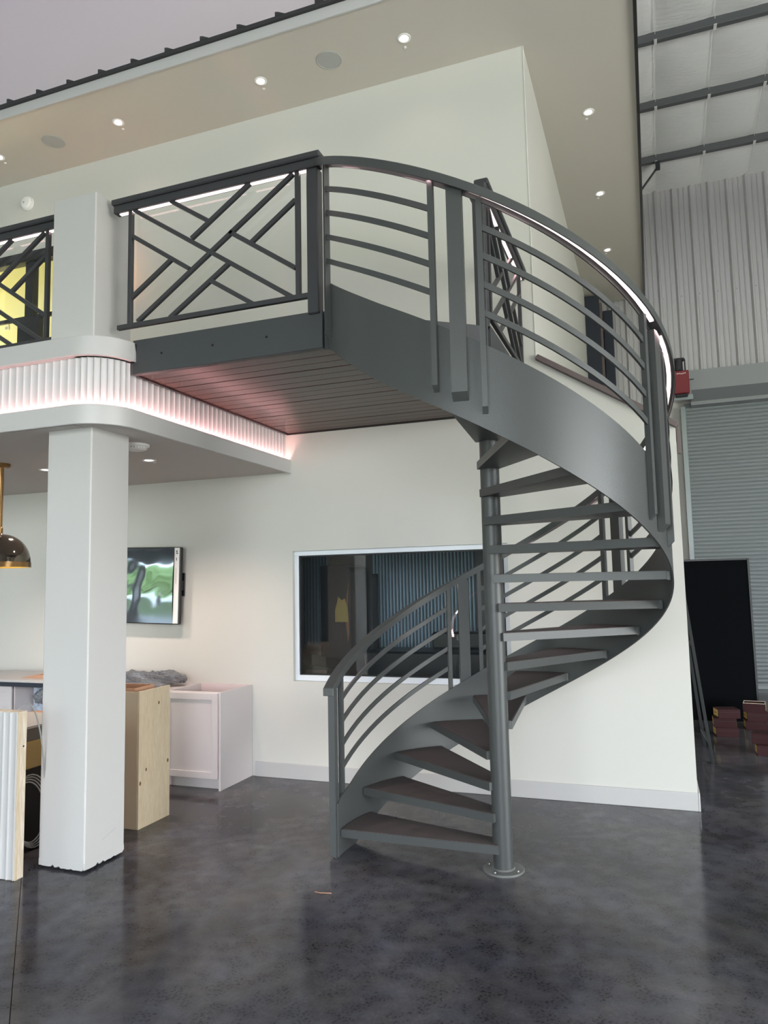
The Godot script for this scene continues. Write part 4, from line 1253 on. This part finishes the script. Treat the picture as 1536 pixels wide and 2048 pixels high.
	for q in 4:
		var cp := PackedVector3Array()
		for k in 29:
			var a := TAU * k / 28.0
			cp.append(Vector3(-4.08 + cos(a) * (0.11 + q * 0.01), 0.34 + sin(a) * (0.2 + q * 0.014), -3.98 - 0.01 * q - 0.03 * cos(a)))
		put("coil", MB.new().tube(cp, 0.005, 6), M.cable_grey, t)
	# sliver of wood on the floor
	t = thing("wood_sliver", "small curled wood sliver on the open floor", "debris", Vector3(-1.96, 0, -4.15))
	var sl := PackedVector3Array()
	for k in 9:
		var u := k / 8.0
		sl.append(Vector3((u - 0.5) * 0.105, 0.003 + 0.004 * sin(u * PI), 0.012 * sin(u * 4.0)))
	put("sliver", MB.new().tube(sl, 0.003, 5), M.twig, t)

# loose protective film, bellied and faintly rippled
func film_sheet() -> MB:
	var n := noise(FastNoiseLite.TYPE_SIMPLEX_SMOOTH, 2.2, 2, 82)
	var m := MB.new()
	m.st.set_smooth_group(1)
	var at := func(i: int, j: int) -> Vector3:
		var u := i / 40.0
		var v := j / 24.0
		var edge := sqrt(maxf(0.0, sin(u * PI))) * sin(v * PI)
		return Vector3(lerpf(-0.692, 0.632, u), lerpf(-0.385, 0.387, v), 0.004 + 0.022 * (1.0 - pow(2.0 * v - 1.0, 2.0)) + 0.006 * n.get_noise_2d(u * 1.6, v) * edge)
	for i in 40:
		for j in 24:
			m.quad(at.call(i, j), at.call(i + 1, j), at.call(i + 1, j + 1), at.call(i, j + 1))
	return m

func shaker(x0: float, x1: float, y0: float, y1: float) -> MB:
	var m := MB.new()
	var s := 0.06
	m.box(Vector3(x0, y0, 0), Vector3(x0 + s, y1, 0.02), 0.002)
	m.box(Vector3(x1 - s, y0, 0), Vector3(x1, y1, 0.02), 0.002)
	m.box(Vector3(x0 + s, y1 - s, 0), Vector3(x1 - s, y1, 0.02), 0.002)
	m.box(Vector3(x0 + s, y0, 0), Vector3(x1 - s, y0 + s, 0.02), 0.002)
	m.box(Vector3(x0 + s - 0.002, y0 + s - 0.002, 0), Vector3(x1 - s + 0.002, y1 - s + 0.002, 0.009))
	return m

# crumpled film lump resting on y = 0
func crumple(h: Vector3, sd: int, amp: float) -> MB:
	var n := noise(FastNoiseLite.TYPE_CELLULAR, 6.0, 2, sd)
	var n2 := noise(FastNoiseLite.TYPE_SIMPLEX_SMOOTH, 9.0, 3, sd)
	var m := MB.new()
	m.st.set_smooth_group(-1)
	var nu := 40
	var nv := 16
	var at := func(i: int, j: int) -> Vector3:
		var u := TAU * i / nu
		var v := PI * j / nv - PI / 2
		var cx := signf(cos(u)) * pow(absf(cos(u)), 0.5) * pow(cos(v), 0.6)
		var cz := signf(sin(u)) * pow(absf(sin(u)), 0.5) * pow(cos(v), 0.6)
		var cy := signf(sin(v)) * pow(absf(sin(v)), 0.7)
		var p := Vector3(cx * h.x, cy * h.y, cz * h.z)
		var d := n.get_noise_3dv(p) * amp + n2.get_noise_3dv(p) * amp
		p += Vector3(cx, cy, cz) * d
		p.y = maxf(p.y + h.y, 0.0)
		return p
	for i in nu:
		for j in nv:
			m.quad(at.call(i, j), at.call(i, j + 1), at.call(i + 1, j + 1), at.call(i + 1, j))
	return m

# ---------------------------------------------------------------- things on the right
func sample_box(at: Vector3, turn: float, label: String, open := false):
	var t := thing("sample_box", label, "box", at, turn, "dark maroon sample boxes on the floor")
	if open:
		for e in [[-0.12, -0.112, -0.1, 0.1], [0.112, 0.12, -0.1, 0.1], [-0.112, 0.112, -0.1, -0.092], [-0.112, 0.112, 0.092, 0.1]]:
			put("carton_side", bx(Vector3(e[0], 0, e[2]), Vector3(e[1], 0.1, e[3])), M.box_maroon, t)
			put("carton_edge", bx(Vector3(e[0], 0.1, e[2]), Vector3(e[1], 0.106, e[3])), M.box_edge, t)
		put("contents", crumple(Vector3(0.09, 0.04, 0.07), 91, 0.015), M.motor_red, t)
	else:
		put("carton", bx(Vector3(-0.12, 0, -0.1), Vector3(0.12, 0.104, 0.1), 0.003), M.box_maroon, t)
		put("lid_line", bx(Vector3(-0.121, 0.07, -0.101), Vector3(0.121, 0.073, 0.101)), M.ink_dark, t)
	var lb := put("end_label", bx(Vector3(0.12, 0.02, -0.08), Vector3(0.122, 0.095, 0.08)), M.box_label, t)
	put("label_mark", bx(Vector3(0.122, 0.05, -0.05), Vector3(0.1225, 0.06, 0.03)), M.ink_dark, lb)
	lb = put("end_label", bx(Vector3(-0.122, 0.02, -0.08), Vector3(-0.12, 0.095, 0.08)), M.box_label, t)
	put("label_mark", bx(Vector3(-0.1225, 0.05, -0.05), Vector3(-0.122, 0.06, 0.03)), M.ink_dark, lb)

func right_things():
	# door operator
	var t := thing("door_operator", "red and black door operator beside the roller door hood", "motor", Vector3(0.6, 4.85, -12.82))
	var rb := put("gear_cover", bx(Vector3(-0.12, 0.0, -0.08), Vector3(0.12, 0.385, 0.05), 0.012), M.motor_red, t)
	for k in 10:
		put("lettering", bx(Vector3(-0.07 + k * 0.0145, 0.325 + 0.004 * sin(k * 0.9), 0.05), Vector3(-0.06 + k * 0.0145, 0.337 + 0.004 * sin(k * 0.9) + 0.005 * (k % 2), 0.0515)), M.ink_white, rb)
	put("base_bracket", bx(Vector3(-0.13, -0.09, -0.1), Vector3(0.17, 0.0, -0.06), 0.004), M.galvanised, t)
	put("gear_foot", bx(Vector3(-0.1, -0.05, -0.06), Vector3(0.09, 0.0, 0.03), 0.01), M.motor_black, t)
	put("motor_housing", MB.new().lathe([Vector2(0.0, 0.6), Vector2(0.06, 0.6), Vector2(0.068, 0.585), Vector2(0.068, 0.42), Vector2(0.075, 0.385)], 20, Transform3D(Basis.IDENTITY, Vector3(-0.03, 0, -0.01))), M.motor_black, t)
	put("motor_cap", bx(Vector3(-0.1, 0.56, -0.07), Vector3(0.06, 0.6, 0.05), 0.006), M.motor_black, t)
	put("conduit", MB.new().tube(PackedVector3Array([Vector3(0.07, 0.385, 0.0), Vector3(0.07, 0.57, 0.0), Vector3(0.06, 0.59, 0.0)]), 0.01, 8), M.motor_black, t)
	put("drive_shaft", MB.new().tube(PackedVector3Array([Vector3(0.12, 0.23, 0.0), Vector3(0.19, 0.23, 0.0)]), 0.008, 8), M.motor_black, t)
	# tall black panel on its feet
	t = thing("black_panel", "tall black panel standing before the roller door", "panel", Vector3(0.77, 0, -10.42))
	t.rotation.x = deg_to_rad(-1.2)
	put("board", bx(Vector3(-0.5, 0.0, -0.04), Vector3(0.385, 2.06, 0.0), 0.004), M.panel_black, t)
	put("edge_frame", bx(Vector3(0.365, 0.0, 0.0), Vector3(0.39, 2.065, 0.012), 0.003), M.machine_black, t)
	put("edge_frame", bx(Vector3(-0.5, 2.04, 0.0), Vector3(0.365, 2.065, 0.012), 0.003), M.machine_black, t)
	for x in [-0.4, 0.3]:
		put("back_foot", bx(Vector3(x - 0.02, 0.0, -0.4), Vector3(x + 0.02, 0.05, -0.04), 0.003), M.machine_black, t)
		put("back_brace", MB.new().bar(Vector3(x, 0.05, -0.38), Vector3(x, 1.1, -0.05), 0.03, 0.03, Vector3.RIGHT), M.machine_black, t)
	# slim steel frame leaning on the house side wall
	t = thing("leaning_frame", "slim dark steel frame leaning against the side of the house", "frame", Vector3.ZERO)
	var rails := [[Vector3(0.452, 0.0, -8.1), Vector3(0.252, 1.75, -7.6)], [Vector3(0.42, 0.0, -8.85), Vector3(0.252, 1.6, -8.2)]]
	for r in rails:
		put("rail", MB.new().bar(r[0], r[1], 0.045, 0.03, Vector3.RIGHT), M.frame_grey, t)
	put("cross_bar", MB.new().bar(rails[0][0].lerp(rails[0][1], 0.12), rails[1][0].lerp(rails[1][1], 0.12), 0.03, 0.02, Vector3.UP), M.frame_grey, t)
	put("cross_bar", MB.new().bar(rails[0][0].lerp(rails[0][1], 0.7), rails[1][0].lerp(rails[1][1], 0.7), 0.03, 0.02, Vector3.UP), M.frame_grey, t)
	t = thing("equipment_case", "black equipment case at the right edge behind the boxes", "case", Vector3(1.62, 0, -10.7))
	put("body", bx(Vector3(-0.2, 0.06, -0.25), Vector3(0.4, 0.42, 0.25), 0.01), M.machine_black, t)
	put("lid", bx(Vector3(-0.16, 0.42, -0.22), Vector3(0.4, 0.5, 0.22), 0.012), M.panel_black, t)
	for x in [-0.14, 0.34]:
		for z in [-0.2, 0.2]:
			put("caster", bx(Vector3(x - 0.03, 0, z - 0.03), Vector3(x + 0.03, 0.06, z + 0.03), 0.006), M.motor_black, t)
	# stacks of maroon boxes
	sample_box(Vector3(0.69, 0.0, -9.5), 0.1, "dark maroon box with yellow label, bottom of the middle stack")
	sample_box(Vector3(0.68, 0.104, -9.51), 0.0, "dark maroon box with yellow label, second in the middle stack")
	sample_box(Vector3(0.71, 0.208, -9.5), 0.22, "dark maroon box with yellow label, top of the middle stack")
	sample_box(Vector3(1.06, 0.0, -10.0), 0.0, "dark maroon box, bottom of the stack by the black panel")
	sample_box(Vector3(1.07, 0.104, -10.0), 0.1, "dark maroon box, middle of the stack by the black panel")
	sample_box(Vector3(1.06, 0.208, -10.0), -0.15, "open maroon box with red contents, top of the far stack", true)
	sample_box(Vector3(1.02, 0.0, -8.62), 0.0, "dark maroon box, lower of the nearest stack at the right edge")
	sample_box(Vector3(1.0, 0.104, -8.66), -0.2, "dark maroon box with yellow label, upper of the nearest stack")

# ---------------------------------------------------------------- outside the bays
func outside():
	var g := structure("ground", "lawn and gravel outside the open bays", "ground")
	put("lawn", bx(Vector3(-60, -0.3, 7.25), Vector3(40, -0.06, 60)), M.grass, g)
	put("gravel_drive", bx(Vector3(-40, -0.2, 7.25), Vector3(12, -0.03, 19)), M.gravel, g)
	put("lawn", bx(Vector3(10.45, -0.3, -20), Vector3(50, -0.06, 7.25)), M.gravel, g)
	put("gravel_drive", bx(Vector3(-60, -0.3, -20), Vector3(-17.45, -0.06, 7.25)), M.gravel, g)
	var spots := [[-46, 34, 5.5], [-36, 37, 6.0], [-25, 36, 6.0], [-14, 38, 5.5], [-3, 40, 6.0]]
	var names := ["leftmost", "second from the left", "middle", "right of the middle", "rightmost"]
	for k in spots.size():
		var t := thing("tree", "green tree outside the open bay, %s of the row" % names[k], "tree", Vector3(spots[k][0], 0, spots[k][1]), 0.0, "trees outside the bay")
		var n := noise(FastNoiseLite.TYPE_SIMPLEX_SMOOTH, 0.5, 3, 100 + k)
		var m := MB.new()
		m.st.set_smooth_group(-1)
		var r: float = spots[k][2]
		var at := func(i: int, j: int) -> Vector3:
			var u := TAU * i / 24.0
			var v := PI * j / 14.0 - PI / 2
			var d := Vector3(cos(u) * cos(v), sin(v), sin(u) * cos(v))
			return Vector3(0, r * 0.75, 0) + d * r * (0.75 + 0.35 * n.get_noise_3dv(d * r))
		for i in 24:
			for j in 14:
				m.quad(at.call(i, j), at.call(i, j + 1), at.call((i + 1) % 24, j + 1), at.call((i + 1) % 24, j))
		put("crown", m, M.leaf_green, t)
		put("trunk", MB.new().lathe([Vector2(0.3, -0.1), Vector2(0.22, r * 0.4)], 10), M.bark, t)
